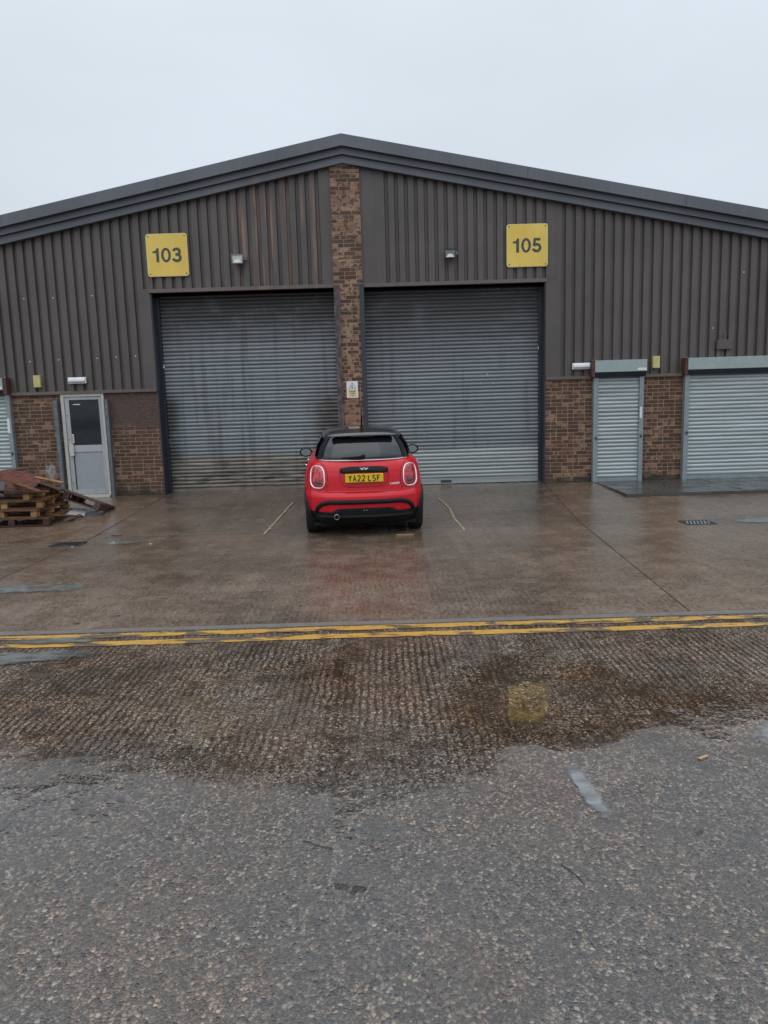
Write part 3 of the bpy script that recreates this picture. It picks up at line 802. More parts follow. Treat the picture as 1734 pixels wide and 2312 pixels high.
for xj in (-10.1, -7.1, -4.1, 2.9, 5.9, 8.9):       # verge sheet laps
    zt_, zb_ = gz(xj, 6.723), gz(xj, 6.532)
    MB().box(xj, xj+.006, 14.657, 14.66, zb_, zt_).obj('sheet_lap', M_steel, ware)
# cladding fixings
fx = [(98, 978), (370, 978), (815, 970), (1248, 968), (1272, 1262), (153, 1565), (425, 1558), (805, 1552), (1050, 1550), (1295, 1545)]
sm = MB().lathe([(0, -.005), (.011, -.005), (.011, 0)], 8, Matrix.Rotation(R(90), 4, 'Z')).mesh('screw', M_white)
for X, Z in ((-6.99, 3.95), (-6.43, 3.95), (-5.53, 3.97), (-4.72, 3.98), (-4.72, 3.38), (-6.99, 2.74), (-6.42, 2.76), (-5.66, 2.77), (-5.14, 2.78), (-4.74, 2.79), (7.10, 4.05), (6.65, 3.0)):
    k = round((X-.03)/PT-.5); inst('screw', sm, ware, (.03+(k+.5)*PT, FY-.001, Z))
sk = MB().lathe([(0, -.004), (.010, -.004), (.010, 0)], 8, Matrix.Rotation(R(90), 4, 'Z')).mesh('screw', M_steel)
for i in range(16):
    k = 19+i*1; inst('screw', sk, ware, (.03+k*PT, FY+.054, 3.80-.003*i))
for i in range(18):
    k = -5-i; inst('screw', sk, ware, (.03+k*PT, FY+.054, 4.10 if k > -24 else 3.95))

# ------------------------------------------------------------------ lettering
def arc(cx, cy, rx, ry, a0, a1, n=20): return [(cx+rx*math.cos(R(a0+(a1-a0)*i/n)), cy+ry*math.sin(R(a0+(a1-a0)*i/n))) for i in range(n+1)]
def helv(b, ch, P):
    W = .20
    if ch == '1':
        b.add([P(*p) for p in ((.25, 0), (.46, 0), (.46, 1), (.31, 1), (.25, .86), (.13, .80), (0, .79), (0, .655), (.25, .655))], [(0, 1, 2, 3, 4, 8), (4, 5, 6, 7, 8)])
        return .62
    if ch == '0':
        o = arc(.36, .5, .36, .515, 0, 360, 48)[:-1]; i_ = arc(.36, .5, .175, .345, 0, 360, 48)[:-1]
        n = len(o); b.add([P(*p) for p in o+i_], [(j, (j+1) % n, n+(j+1) % n, n+j) for j in range(n)]); return .80
    if ch == '3':
        up_ = arc(.345, .715, .235, .20, 165, -75, 22); lo = arc(.345, .29, .27, .225, 80, -170, 26)
        b.ribbon(up_[:-2] + [(.36, .525), (.26, .525)], W, P)
        P3 = lambda u, v: tuple(Vector(P(u, v))+Vector((0, -.0008, 0)))
        b.ribbon([(.26, .53), (.36, .525)] + lo[2:], W, P3)
        return .78
    if ch == '5':
        b.ribbon([(.62, .91), (.20, .91), (.15, .47)], W*.92, P)
        P3 = lambda u, v: tuple(Vector(P(u, v))+Vector((0, -.0008, 0)))
        b.ribbon(arc(.335, .32, .265, .24, 150, -165, 30), W, P3)
        return .78
def numsign(txt, cx, cz, label):
    y = 14.868
    t = thing('unit_sign', (cx, y, cz-.4), label, 'sign')
    def rrect(w, h, r, n=8):
        P = []
        for (sx, sz, a0) in ((1, 1, 0), (-1, 1, 90), (-1, -1, 180), (1, -1, 270)):
            P += [(sx*(w/2-r)+r*math.cos(R(a0+90*i/n)), sz*(h/2-r)+r*math.sin(R(a0+90*i/n))) for i in range(n+1)]
        return P
    q = [(a, c+.4) for a, c in rrect(.80, .80, .055)]
    MB().prism(q[::-1], -.004, .012).obj('panel', M_signedge, t)
    q = [(a, c+.4) for a, c in rrect(.778, .778, .048)]
    MB().prism(q[::-1], -.0065, -.0045).obj('face', M_sign, t)
    H = .262; adv = 0; Wt = .62+.80+.72
    for c in txt:
        b = MB(); x0 = (-Wt/2 + adv)*H
        adv += helv(b, c, lambda u, v, x0=x0: (x0+u*H, -.009, .4+(v-.5)*H+.0))
        b.obj('numeral', M_ink, t)
    for sx in (-1, 1):
        for sz in (-1, 1):
            MB().lathe([(0, -.006), (.012, -.006), (.012, 0)], 10, Matrix.Translation((sx*.352, -.0065, .4+sz*.352)) @ Matrix.Rotation(R(90), 4, 'Z')).obj('screw', M_steelrust, t)
    b = MB(); b.box(-.3, .3, .013, .03, .1, .13); b.box(-.3, .3, .013, .03, .67, .70); b.obj('fixing_rail', M_steel, t)
    return t
numsign('103', -4.052, 4.685, 'square yellow sign reading 103 high on the cladding above the left roller door')
numsign('105', 2.930, 4.666, 'square yellow sign reading 105 high on the cladding above the right roller door')

# warning sign on the pillar
wsn = thing('warning_sign', (-.556, 14.84, 1.843), 'small white and yellow warning notice with a triangle, fixed to the brick pillar', 'sign')
bevel(MB().box(-.113, .113, -.006, .002, 0, .327).obj('panel', M_white, wsn), .002)
M_ypale = simple('pale_yellow_print', (.62, .56, .20), .5, var=.05)
MB().box(-.08, .08, -.0085, -.0075, .022, .16).obj('yellow_field', M_ypale, wsn)
b = MB(); b.ribbon([(-.068, .185), (.068, .185), (0, .300)], .006, lambda u, v: (u, -.010, v), True); b.obj('triangle', M_ink, wsn)
b = MB(); b.ribbon([(-.012, .193), (.0, .215), (-.008, .24), (.012, .25)], .008, lambda u, v: (u, -.010, v)); b.ribbon([(0, .218), (.014, .2)], .007, lambda u, v: (u, -.010, v)); b.ribbon([(-.025, .215), (-.008, .235)], .006, lambda u, v: (u, -.010, v)); b.obj('figure_symbol', M_ink, wsn)
def text(s, size, loc, parent, mat, name='lettering', shear=0, rotz=0):
    c = bpy.data.curves.new('t', 'FONT'); c.body = s; c.size = size; c.align_x = 'CENTER'; c.shear = shear; c.offset = size*.012
    o = bpy.data.objects.new('t', c); COL.objects.link(o)
    dg = bpy.context.evaluated_depsgraph_get(); me = bpy.data.meshes.new_from_object(o.evaluated_get(dg))
    bpy.data.objects.remove(o); me.materials.clear(); me.materials.append(mat)
    q = bpy.data.objects.new(name, me); COL.objects.link(q); q.parent = parent; q.location = loc; q.rotation_euler = (R(90), 0, rotz); return q
M_blue = simple('blue_print', (.06, .10, .22), .5)
text('Danger', .046, (0, -.010, .122), wsn, M_ink); text('Fragile', .036, (0, -.010, .082), wsn, M_blue); text('roof', .036, (0, -.010, .042), wsn, M_blue)

# ------------------------------------------------------------------ wall fittings
M_lens = simple('lamp_glass', (.50, .52, .50), .15, var=.1)
M_refl = simple('lamp_reflector', (.78, .77, .68), .25, var=.05)
M_black = simple('black_housing', (.02, .022, .026), .4)
M_grey = simple('grey_housing', (.16, .18, .20), .4)
def flood(X, Z, label, housing, shine):
    t = thing('floodlight', (X, 14.88, Z), label, 'floodlight', rot=(0, 0, 0))
    b = MB(); b.box(-.105, .105, -.16, -.05, -.075, .095); bevel(b.obj('housing', housing, t), .022, 4)
    b = MB(); b.ribbon([(-.095, -.072), (.095, -.072), (.108, .085), (-.108, .085)], .018, lambda u, v: (u, -.168, v), True)
    o = b.obj('bezel', housing, t); s_ = o.modifiers.new('s', 'SOLIDIFY'); s_.thickness = .012; s_.offset = 0
    MB().add([(-.092, -.1625, -.068), (.092, -.1625, -.068), (.1, -.1625, .078), (-.1, -.1625, .078)], [(0, 1, 2, 3)]).obj('glass', M_lens if shine else M_grey, t)
    MB().add([(-.085, -.1645, -.066), (.085, -.1645, -.066), (.035, -.1645, -.002), (-.035, -.1645, -.002)], [(0, 1, 2, 3)]).obj('reflector', M_refl, t)
    b = MB(); b.box(-.02, .02, -.05, .02, -.03, .03); b.box(.12, .155, -.05, .015, .0, .06); b.tube([(.1, -.06, .02), (.125, -.03, .03)], .008, 6)
    b.obj('bracket', M_grey, t); return t
flood(-2.675, 4.540, 'small floodlight with a fully pale lens, above the left roller door', M_grey, True)
flood(1.418, 4.525, 'small black-rimmed floodlight with a bright reflector, above the right roller door', M_black, False)
def bulk(X, Z, label):
    t = thing('bulkhead_light', (X, 14.885, Z), label, 'wall light', 'white bulkhead lights over the walls')
    b = MB(); b.box(-.178, .178, -.05, .005, -.062, .062); bevel(b.obj('base', M_white, t), .01, 3)
    b = MB(); b.prism([(-.085, -.02), (-.085, .02), (-.051, .05), (-.051, -.05)], -.165, .165, 'x'); bevel(b.obj('diffuser', M_white, t), .008, 3)
    return t
bulk(-6.008, 2.345, 'white bulkhead light above the half-glazed grey door')
bulk(3.998, 2.333, 'white bulkhead light left of the narrow security shutter box')
def sounder(X, Z, label):
    t = thing('alarm_box', (X, 14.89, Z), label, 'alarm box')
    b = MB(); b.prism([(-.07, -.118), (.07, -.118), (.068, .118), (-.068, .118)], -.09, .0); bevel(b.obj('cover', M_cream, t), .012, 3)
    b = MB()
    for i in range(3): b.box(.066, .072, -.075, -.02, -.09+.03*i, -.078+.03*i)
    b.obj('vents', M_dark, t)
sounder(-6.787, 2.347, 'faded yellow alarm box on the cladding left of the grey door')
sounder(5.475, 2.367, 'faded yellow alarm box between the two right-hand security shutters')
jb = thing('junction_box', (6.82, 14.89, 2.58), 'brown box fixed to the cladding above the wide security shutter', 'junction box')
bevel(MB().box(-.15, .15, -.08, .0, 0, .185).obj('cover', M_clad, jb), .006)
b = MB(); b.tube([(.02, -.02, .185), (.02, -.02, .32)], .014, 8); b.obj('conduit', M_flash, jb)
for a_ in (-.13, .06): MB().box(a_, a_+.085, -.006, .004, -.14, -.002).obj('mounting_strip', M_flash, jb)

# ------------------------------------------------------------------ gully grates
def drain(X, Y, label, wd=.42, dp=.34, bm=None):
    t = thing('drain_grate', (X, Y, zg(Y)), label, 'drain', 'iron gully grates in the concrete')
    b = MB(); 
    for a in ((-wd/2, wd/2, -dp/2, -dp/2+.03), (-wd/2, wd/2, dp/2-.03, dp/2), (-wd/2, -wd/2+.03, -dp/2+.03, dp/2-.03), (wd/2-.03, wd/2, -dp/2+.03, dp/2-.03)): b.box(*a, .001, .010)
    b.obj('frame', M_steel, t)
    MB().box(-wd/2+.03, wd/2-.03, -dp/2+.03, dp/2-.03, .002, .0035).obj('pit', M_dark, t)
    for i in range(7):
        q = -wd/2+.06+i*(wd-.12)/6
        MB().box(-.009, .009, -dp/2+.03, dp/2-.03, .004, .010, 0, Matrix.Translation((q, 0, 0)) @ Matrix.Rotation(R(-18), 4, 'Z')).obj('bar', bm or M_rail, t)
    return t
drain(4.46, 10.32, 'iron gully grate in the wet concrete on the right, near the flagstones')
drain(-4.38, 10.02, 'iron gully grate choked with debris, in front of the pallet stack', bm=M_dark)

# ------------------------------------------------------------------ chalk lines
def chalk(pts, label):
    b = MB(); rr = random.Random(len(pts)); L = []
    for i in range(len(pts)-1):
        for j in range(14):
            t = j/14; x = pts[i][0]*(1-t)+pts[i+1][0]*t; y = pts[i][1]*(1-t)+pts[i+1][1]*t
            L.append((x+rr.uniform(-.006, .006), y))
    b.ribbon(L, .035, lambda u, v: (u, v, zg(v)+.004)); b.obj('chalk_line', M_chalk, kind='structure')
chalk([(-1.66, 13.35), (-1.70, 11.9), (-1.75, 10.3)], '')
chalk([(1.00, 13.35), (1.10, 12.3), (1.09, 11.4), (1.14, 10.15)], '')

# ------------------------------------------------------------------ pallets and scrap
def pallet(label, group='wooden pallets heaped by the grey door', dark=False, L=1.2, Wd=1.0, deck=None):
    t = thing('pallet', (0, 0, 0), label, 'pallet', group)
    m1 = W_dark if dark else W_old; m2 = W_dark if dark else W_pale
    md = deck or m1; nd = 6
    rr = random.Random(label)
    j = lambda a=.006: rr.uniform(-a, a)
    db = MB().box(-L/2, L/2, -.05, .05, 0, .022).mesh('deck_board', md)
    for i in range(6):
        inst('deck_board', db, t, (j(.01), -Wd/2+.05+i*(Wd-.1)/5+j(), .122), rot=(0, 0, j(.01)))
    sb = MB().box(-.05, .05, -Wd/2, Wd/2, 0, .022).mesh('bearer', m1)
    bl = MB().box(-.05, .05, -.05, .05, 0, .078).mesh('block', m2)
    for x in (-L/2+.05, 0, L/2-.05):
        inst('bearer', sb, t, (x+j(), 0, .1))
        for y in (-Wd/2+.05, 0, Wd/2-.05): inst('block', bl, t, (x+j(), y+j(), .022), rot=(0, 0, j(.05)))
    bb = MB().box(-L/2, L/2, -.05, .05, 0, .022).mesh('bottom_board', m1)
    for y in (-Wd/2+.05, 0, Wd/2-.05): inst('bottom_board', bb, t, (j(.01), y, 0), rot=(0, 0, j(.008)))
    return t
spec = [('bottom pallet of the stack, resting on the wet concrete', -5.98, 12.16, 1.5, True),
        ('second pallet from the bottom of the stack, orange-brown boards', -6.10, 12.20, -5, False),
        ('third pallet from the bottom of the stack, with pale end blocks', -6.13, 12.22, 5, False),
        ('top pallet of the stack, under the broken plywood', -6.26, 12.25, -2, False)]
z = zg(12.16)-.005
for lb, X, Y, a, dkk in spec:
    p = pallet(lb, dark=dkk, deck=W_dark if lb.startswith('top') else (W_old if dkk else None)); p.location = (X, Y, z); p.rotation_euler = (R(.5), 0, R(a)); p.scale = (1, 1, .93); z += .1355
ztop = z
lp = pallet('dark wet pallet leaning off the stack in front of the grey door', dark=True, Wd=.8)
lp.location = (-5.48, 12.92, .17); lp.rotation_euler = (R(-13), R(21), R(-2))
def scrap(name, pts, th, mat, loc, rot, label, cat):
    o = MB().prism(pts, -th/2, th/2, 'z').obj(name, mat, label=label, cat=cat); o.location = loc; o.rotation_euler = rot; return o
scrap('plywood_sheet', [(-.30, -.12), (.22, -.15), (.36, .03), (.16, .17), (-.22, .16), (-.38, .02)], .014, W_ply, (-5.95, 11.95, ztop+.17), (R(68), R(9), R(12)), 'broken reddish-brown plywood sheet tilted on top of the pallet stack', 'plywood sheet')
scrap('plank', [(-.62, -.05), (.62, -.05), (.60, .05), (-.62, .05)], .025, W_old, (-6.48, 12.1, ztop+.285), (R(12), R(-7), R(3)), 'orange-brown plank lying across the top of the scrap wood', 'plank')
bevel(MB().box(-.12, .12, -.05, .05, -.045, .045).obj('timber_block', W_orange, label='short orange timber block on the highest plank at the left edge', cat='timber block'), .004)
bpy.data.objects['timber_block'].location = (-6.66, 12.05, ztop+.335)
scrap('board_offcut', [(-.35, -.05), (.62, -.06), (.60, .05), (-.35, .06)], .02, W_dark, (-5.95, 11.75, ztop+.03), (R(6), R(3), R(-3)), 'dark wet board offcut flat on the front of the stack top', 'board')
scrap('plastic_sheet', [(-.20, -.10), (.18, -.12), (.10, .12), (-.16, .14)], .006, M_blacksheet, (-6.22, 11.78, ztop+.09), (R(50), R(18), R(0)), 'black sheet scrap under the reddish plywood', 'plastic sheet')
scrap('white_batten', [(-.25, -.018), (.25, -.018), (.25, .018), (-.25, .018)], .015, M_pale, (-6.55, 11.86, ztop+.17), (R(20), 0, R(5)), 'thin white batten poking from the left of the scrap heap', 'batten')
scrap('plank', [(-.55, -.03), (.18, -.03), (.18, .03), (-.55, .03)], .022, W_pale, (-5.62, 12.50, ztop+.10), (R(20), R(13), R(-2)), 'pale short plank sloping from the stack top towards the leaning pallet', 'plank')
scrap('pale_board', [(-.22, -.16), (.24, -.2), (.2, .14), (-.18, .15)], .012, M_pale, (-5.36, 12.55, .04), (R(12), R(8), R(10)), 'pale grey board lying under the leaning pallet', 'board')
scrap('broken_slat', [(-.30, -.04), (.24, -.035), (.30, .01), (.22, .045), (-.30, .04)], .018, W_old, (-5.72, 11.78, ztop+.075), (R(10), R(14), R(-24)), 'broken orange slat sticking out right from the front of the stack top', 'slat')
scrap('broken_slat', [(-.26, -.035), (.26, -.03), (.20, .04), (-.26, .035)], .018, W_dark, (-6.32, 11.74, ztop+.10), (R(30), R(32), R(12)), 'dark slat slanting down over the left of the stack front', 'slat')
scrap('broken_slat', [(-.24, -.04), (.28, -.01), (.20, .04), (-.24, .04)], .02, W_old, (-5.30, 11.98, .055), (R(8), R(10), R(34)), 'splintered slat end poking out at the lower right corner of the stack', 'slat')
scrap('broken_slat', [(-.4, -.04), (.36, -.04), (.40, .03), (-.4, .04)], .02, W_dark, (-5.78, 12.45, ztop+.07), (R(20), R(18), R(-14)), 'dark slat bridging from the stack top to the leaning pallet', 'slat')
scrap('dark_offcut', [(-.16, -.06), (.16, -.02), (.12, .06), (-.1, .05)], .02, W_dark, (-5.18, 12.15, -.02), (R(25), R(-12), R(20)), 'dark splintered offcut at the right foot of the pallet stack', 'board')
# ------------------------------------------------------------------ litter
M_mud = simple('wet_leaf_mulch', (.03, .021, .018), .35, var=.4, bump=.004)
M_straw = simple('pale_splinter', (.33, .21, .11), .6)
def lump(name, X, Y, s, label, cat, mat=M_mud, seed=0, flat_=.35):
    rr = random.Random(seed); b = MB()
    for k in range(5):
        cx, cy = rr.uniform(-s, s)*.7, rr.uniform(-s, s)*.4; r = s*rr.uniform(.35, .65); n = 9; vs = [(cx, cy, r*flat_)]
        for lv, hz in ((.6, .8), (1, .0)):
            for i in range(n):
                q = r*lv*rr.uniform(.75, 1.2); a = 6.283*i/n; vs.append((cx+q*math.cos(a), cy+q*math.sin(a), r*flat_*hz*rr.uniform(.6, 1.2)))
        fs = [(0, 1+i, 1+(i+1) % n) for i in range(n)] + [(1+i, 1+n+i, 1+n+(i+1) % n, 1+(i+1) % n) for i in range(n)]
        b.add(vs, fs)
    o = b.obj(name, mat, label=label, cat=cat); o.location = (X, Y, zg(Y)); return o
lump('leaf_clump', -.19, 2.42, .028, 'left half of the dark wet leaf clump in the near road', 'leaf litter', seed=1)
lump('leaf_clump', -.135, 2.405, .030, 'right half of the dark wet leaf clump in the near road', 'leaf litter', seed=2)
lump('leaf_clump', -.296, 3.22, .035, 'purplish squashed leaf in the middle of the road', 'leaf litter', seed=3, flat_=.12)
lump('leaf_clump', .396, 3.68, .03, 'small flat leaf on the road left of the narrow puddle', 'leaf litter', seed=4, flat_=.12)
lump('mud_clod', -2.56, 5.87, .03, 'dark mud clod on the concrete just behind the yellow lines, left side', 'mud clod', seed=5, flat_=.7)
lump('mud_clod', -2.33, 6.06, .05, 'spread dark debris beside the mud clod behind the yellow lines', 'mud clod', seed=6)
lump('mud_clod', 1.00, 7.33, .035, 'left dark clod of the pair on the concrete right of the car', 'mud clod', seed=7)
lump('mud_clod', 1.21, 7.12, .035, 'right dark clod of the pair on the concrete right of the car', 'mud clod', seed=8)
lump('mud_clod', 1.216, 2.70, .018, 'small black clod in the near road on the right', 'mud clod', seed=9, flat_=.6)
lump('mud_clod', -.91, 2.76, .014, 'tiny dark clod in the near road on the left', 'mud clod', seed=10, flat_=.6)
lump('mud_clod', 5.1, 9.55, .05, 'dark clod on the wet concrete in front of the right gully grate', 'mud clod', seed=11)
lump('leaf_clump', -4.40, 9.92, .16, 'debris heaped over the left gully grate', 'leaf litter', seed=12, flat_=.12)
lump('leaf_clump', -3.95, 10.7, .1, 'dark debris on the slab joint behind the left gully grate', 'leaf litter', seed=13, flat_=.1)
lump('paper_scrap', -4.52, 9.86, 0.03, 'white paper scrap at the left end of the choked grate', 'litter', M_white, seed=40, flat_=.2)
lump('paper_scrap', -4.25, 9.84, 0.02, 'white paper scrap at the near edge of the choked grate', 'litter', M_white, seed=41, flat_=.2)
lump('paper_scrap', -3.2, 9.9, 0.025, 'white paper scrap on the concrete right of the choked grate', 'litter', M_white, seed=42, flat_=.2)
def stick(pts, r, label, mat=M_mud):
    b = MB(); b.tube([(x, y, zg(y)+r+.002) for x, y in pts], r, 6); b.obj('twig', mat, label=label, cat='twig')
stick([(-.36, 2.72), (-.30, 2.68), (-.24, 2.66)], .0018, 'thin dark twig left of the leaf clump in the near road')
stick([(.62, 2.52), (.665, 2.44), (.675, 2.40)], .0018, 'thin bent twig in the near road on the right')
o = MB().box(-.12, .12, -.012, .012, 0, .012).obj('wood_splinter', M_straw, label='pale wood splinter on the concrete behind the car', cat='wood splinter'); o.location = (.28, 9.99, zg(9.99)+.002); o.rotation_euler = (0, 0, R(-6))
o = MB().box(-.03, .03, -.008, .008, 0, .006).obj('wood_chip', M_straw, label='small orange wood chip on the road near the right edge', cat='wood chip'); o.location = (1.49, 3.30, .001); o.rotation_euler = (0, 0, R(30))

# ------------------------------------------------------------------ car
q = N('red_car_paint'); q.set((.54, .003, .013), .35, .0, .15, .55, .03)
drops = q.noise(220, detail=1); q.bump(q.rng(drops, .62, .68), .0008, .5); M_red = q.mat
q = N('black_gloss_paint'); q.set((.008, .008, .009), .18, .0, .5, 1.0, .04); q.bump(q.rng(q.noise(200, detail=1), .6, .68), .001, .6); M_bgloss = q.mat
M_plastic = simple('black_bumper_plastic', (.007, .007, .008), .6, spec=.25, var=.15)
M_under = simple('underbody', (.006, .006, .006), .8)
M_tyre = simple('tyre_rubber', (.008, .008, .008), .7, bump=.001)
M_alloy = simple('alloy_wheel', (.35, .36, .37), .3, .9)
M_chrome = simple('chrome', (.80, .80, .82), .14, 1.0, var=.03)
M_chromew = simple('bright_chrome_ring', (.82, .78, .78), .3, .55, var=.03)
q = N('car_glass'); q.set((.010, .014, .017), .03, 0, .5); q.b.inputs['Coat Weight'].default_value = .35; q.b.inputs['Coat Roughness'].default_value = .02
q.bump(q.noise(4, detail=3), .01, .15); M_glass = q.mat
q = N('red_lamp_lens'); nn = q.noise(25, q.pos((1, 1, 1)), 3)
q.set(q.mix(q.rng(nn, .4, .65), (.22, .002, .005), (.66, .006, .012)), .12, 0, .5, 1, .02); M_lensr = q.mat
M_lensd = simple('dark_red_lamp_insert', (.07, .006, .01), .15, coat=1)
M_plate = simple('yellow_number_plate', (.74, .50, .015), .3, var=.03)
M_char = simple('plate_characters', (.015, .015, .015), .4)
M_mir = simple('mirror_glass', (.30, .34, .35), .03, 1.0, var=.02)

car = thing('parked_car', (0, 0, 0), 'small red hatchback with black roof parked nose-in before the brick pillar', 'car')
YAW = R(3.2)
ax = Vector((-.290, 10.66))
dirv = Vector((-math.sin(YAW), math.cos(YAW)))
org = ax - dirv*.66
car.rotation_euler = (R(1.55), 0, YAW)
car.location = (org.x, org.y, -.118)
def lerp(tab, z):
    if z <= tab[0][0]: return tab[0][1:]
    for a, c in zip(tab, tab[1:]):
        if z <= c[0]:
            t = (z-a[0])/(c[0]-a[0]); t2 = t
            return tuple(a[i]*(1-t2)+c[i]*t2 for i in range(1, len(a)))
    return tab[-1][1:]
# z, half width, rear y, front y
BODY = [(.19, .765, .10, 3.80), (.26, .80, .035, 3.93), (.33, .828, .008, 3.97), (.40, .843, 0.0, 3.98), (.50, .853, .0, 3.98), (.585, .857, .008, 3.975),
        (.615, .856, .028, 3.97), (.64, .854, .066, 3.965), (.70, .850, .075, 3.955), (.78, .842, .082, 3.93), (.86, .830, .095, 3.86), (.93, .815, .115, 3.72), (.985, .798, .14, 3.45),
        (1.02, .778, .165, 3.20), (1.045, .748, .185, 3.05), (1.062, .705, .20, 2.98)]
CAB = [(1.055, .700, .185, 2.98), (1.10, .688, .205, 2.92), (1.16, .668, .243, 2.83), (1.22, .650, .285, 2.73), (1.28, .612, .330, 2.62), (1.33, .582, .372, 2.50), (1.365, .552, .41, 2.38),
       (1.39, .515, .45, 2.22), (1.41, .46, .52, 2.02), (1.424, .37, .66, 1.82), (1.432, .22, .9, 1.6)]
NR, AR, NF, AF = 2.9, .78, 2.5, 1.0
def ring(tab, z, n=64, off=0):
    W, y0, y1 = lerp(tab, z); W += off; y0 -= off; y1 += off
    ar = min(AR, (y1-y0)*.45); af = min(AF, (y1-y0)*.45)
    P = []
    for i in range(n):
        a = 2*math.pi*i/n; c, s = math.cos(a), math.sin(a)
        if s < 0:
            P.append((W*math.copysign(abs(c)**(2/NR), c), y0+ar-ar*abs(s)**(2/NR), z))
        else:
            P.append((W*math.copysign(abs(c)**(2/NF), c), y1-af+af*abs(s)**(2/NF), z))
    return P
def yrear(tab, x, z, off=0):
    W, y0, y1 = lerp(tab, z); t = min(.999, abs(x)/W)
    return y0 + AR*(1-(1-t**NR)**(1/NR)) - off
def loft(tab, zs, n=64, off=0, cap=True):
    b = MB(); k = len(zs)
    for z in zs: b.v += ring(tab, z, n, off)
    for i in range(k-1):
        for j in range(n): b.f.append([i*n+j, i*n+(j+1) % n, (i+1)*n+(j+1) % n, (i+1)*n+j]); b.m.append(0)
    if cap:
        b.f.append(list(range(n))[::-1]); b.m.append(0); b.f.append([(k-1)*n+j for j in range(n)]); b.m.append(0)
    return b
def densify(z0, z1, n): return [z0+(z1-z0)*i/n for i in range(n+1)]
# wheel arch cutters
AX = ((.66, .31), (3.225, .31))
cut = MB()
for ya, za in AX:
    for sx in (-1, 1):
        cut.lathe([(0, sx*.50), (.352, sx*.50), (.352, sx*1.1), (0, sx*1.1)][::sx], 40, Matrix.Translation((0, ya, za)))
cuto = cut.obj('cutter', M_under)
def carve(o, black):
    md = o.modifiers.new('b', 'BOOLEAN'); md.operation = 'DIFFERENCE'; md.object = cuto; md.solver = 'EXACT'
    dg = bpy.context.evaluated_depsgraph_get(); me = bpy.data.meshes.new_from_object(o.evaluated_get(dg))
    o.modifiers.clear(); o.data = me
    while len(me.materials) < 2: me.materials.append(black)
    me.materials[1] = black
    for p in me.polygons:
        c = p.center
        for ya, za in AX:
            if math.hypot(c.y-ya, c.z-za) < .3535: p.material_index = 1; p.use_smooth = False
zs = sorted(set([round(v, 4) for v in densify(.375, 1.062, 26)] + [t[0] for t in BODY if t[0] > .38]))
body = loft(BODY, zs).obj('body', M_red, car, True); carve(body, M_under)
low = loft(BODY, densify(.19, .372, 6)).obj('lower_body', M_plastic, car, True); carve(low, M_under)
bpy.data.objects.remove(cuto)
cab = loft(CAB, [t[0] for t in CAB] + [], 64)
cab = loft(CAB, sorted(set([t[0] for t in CAB] + densify(1.06, 1.36, 12)))).obj('roof_and_pillars', M_bgloss, car, True)
for o in (body, low, cab):
    md = o.modifiers.new('e', 'EDGE_SPLIT'); md.split_angle = R(50)
MB().box(-.72, .72, .3, 3.7, .15, .19).obj('underbody', M_under, car)
# conformal patch: outline in (x,z) filled as a grid fan on the rear surface
def patch(outl, tab, off, rings=7, bulge=0., centre=None):
    n = len(outl); cx = sum(p[0] for p in outl)/n if centre is None else centre[0]; cz = sum(p[1] for p in outl)/n if centre is None else centre[1]
    b = MB(); vs = [(cx, yrear(tab, cx, cz, off+bulge), cz)]
    for r_ in range(1, rings+1):
        t = r_/rings
        for x, z in outl:
            X = cx+(x-cx)*t; Z = cz+(z-cz)*t
            vs.append((X, yrear(tab, X, Z, off + bulge*(1-t*t)), Z))
    fs = [(0, 1+(j+1) % n, 1+j) for j in range(n)]
    for r_ in range(rings-1):
        for j in range(n): a = 1+r_*n; fs.append((a+j, a+(j+1) % n, a+n+(j+1) % n, a+n+j))
    # skirt back into the surface
    k = len(vs)
    for x, z in outl: vs.append((x, yrear(tab, x, z, -.01), z))
    a = 1+(rings-1)*n
    for j in range(n): fs.append((a+j, a+(j+1) % n, k+(j+1) % n, k+j))
    return b.add(vs, fs)
def rounded(pts, r=.05, n=6):
    out = []; k = len(pts)
    for i in range(k):
        p = Vector(pts[i]); a = Vector(pts[i-1]); c = Vector(pts[(i+1) % k])
        rr_ = min(r, (a-p).length*.45, (c-p).length*.45)
        s = p+(a-p).normalized()*rr_; e_ = p+(c-p).normalized()*rr_
        for j in range(n+1):
            t = j/n; out.append(tuple(s*(1-t)**2 + p*2*t*(1-t) + e_*t*t))
    return out
def subdiv(pts, step=.04):
    out = []; k = len(pts)
    for i in range(k):
        a, c = pts[i], pts[(i+1) % k]; L = math.hypot(c[0]-a[0], c[1]-a[1]); m_ = max(1, int(L/step))
        out += [(a[0]+(c[0]-a[0])*j/m_, a[1]+(c[1]-a[1])*j/m_) for j in range(m_)]
    return out
def surf_line(pts, tab, off, r, name, mat, parent, closed=False, sz=1, step=.03):
    L = []
    k = len(pts)
    for i in range(k if closed else k-1):
        a, c = pts[i], pts[(i+1) % k]; m_ = max(1, int(math.hypot(c[0]-a[0], c[1]-a[1])/step))
        L += [(a[0]+(c[0]-a[0])*j/m_, a[1]+(c[1]-a[1])*j/m_) for j in range(m_)]
    if not closed: L.append(pts[-1])
    return MB().tube([(x, yrear(tab, x, z, off), z) for x, z in L], r, 8, closed, sz=sz).obj(name, mat, parent, True)
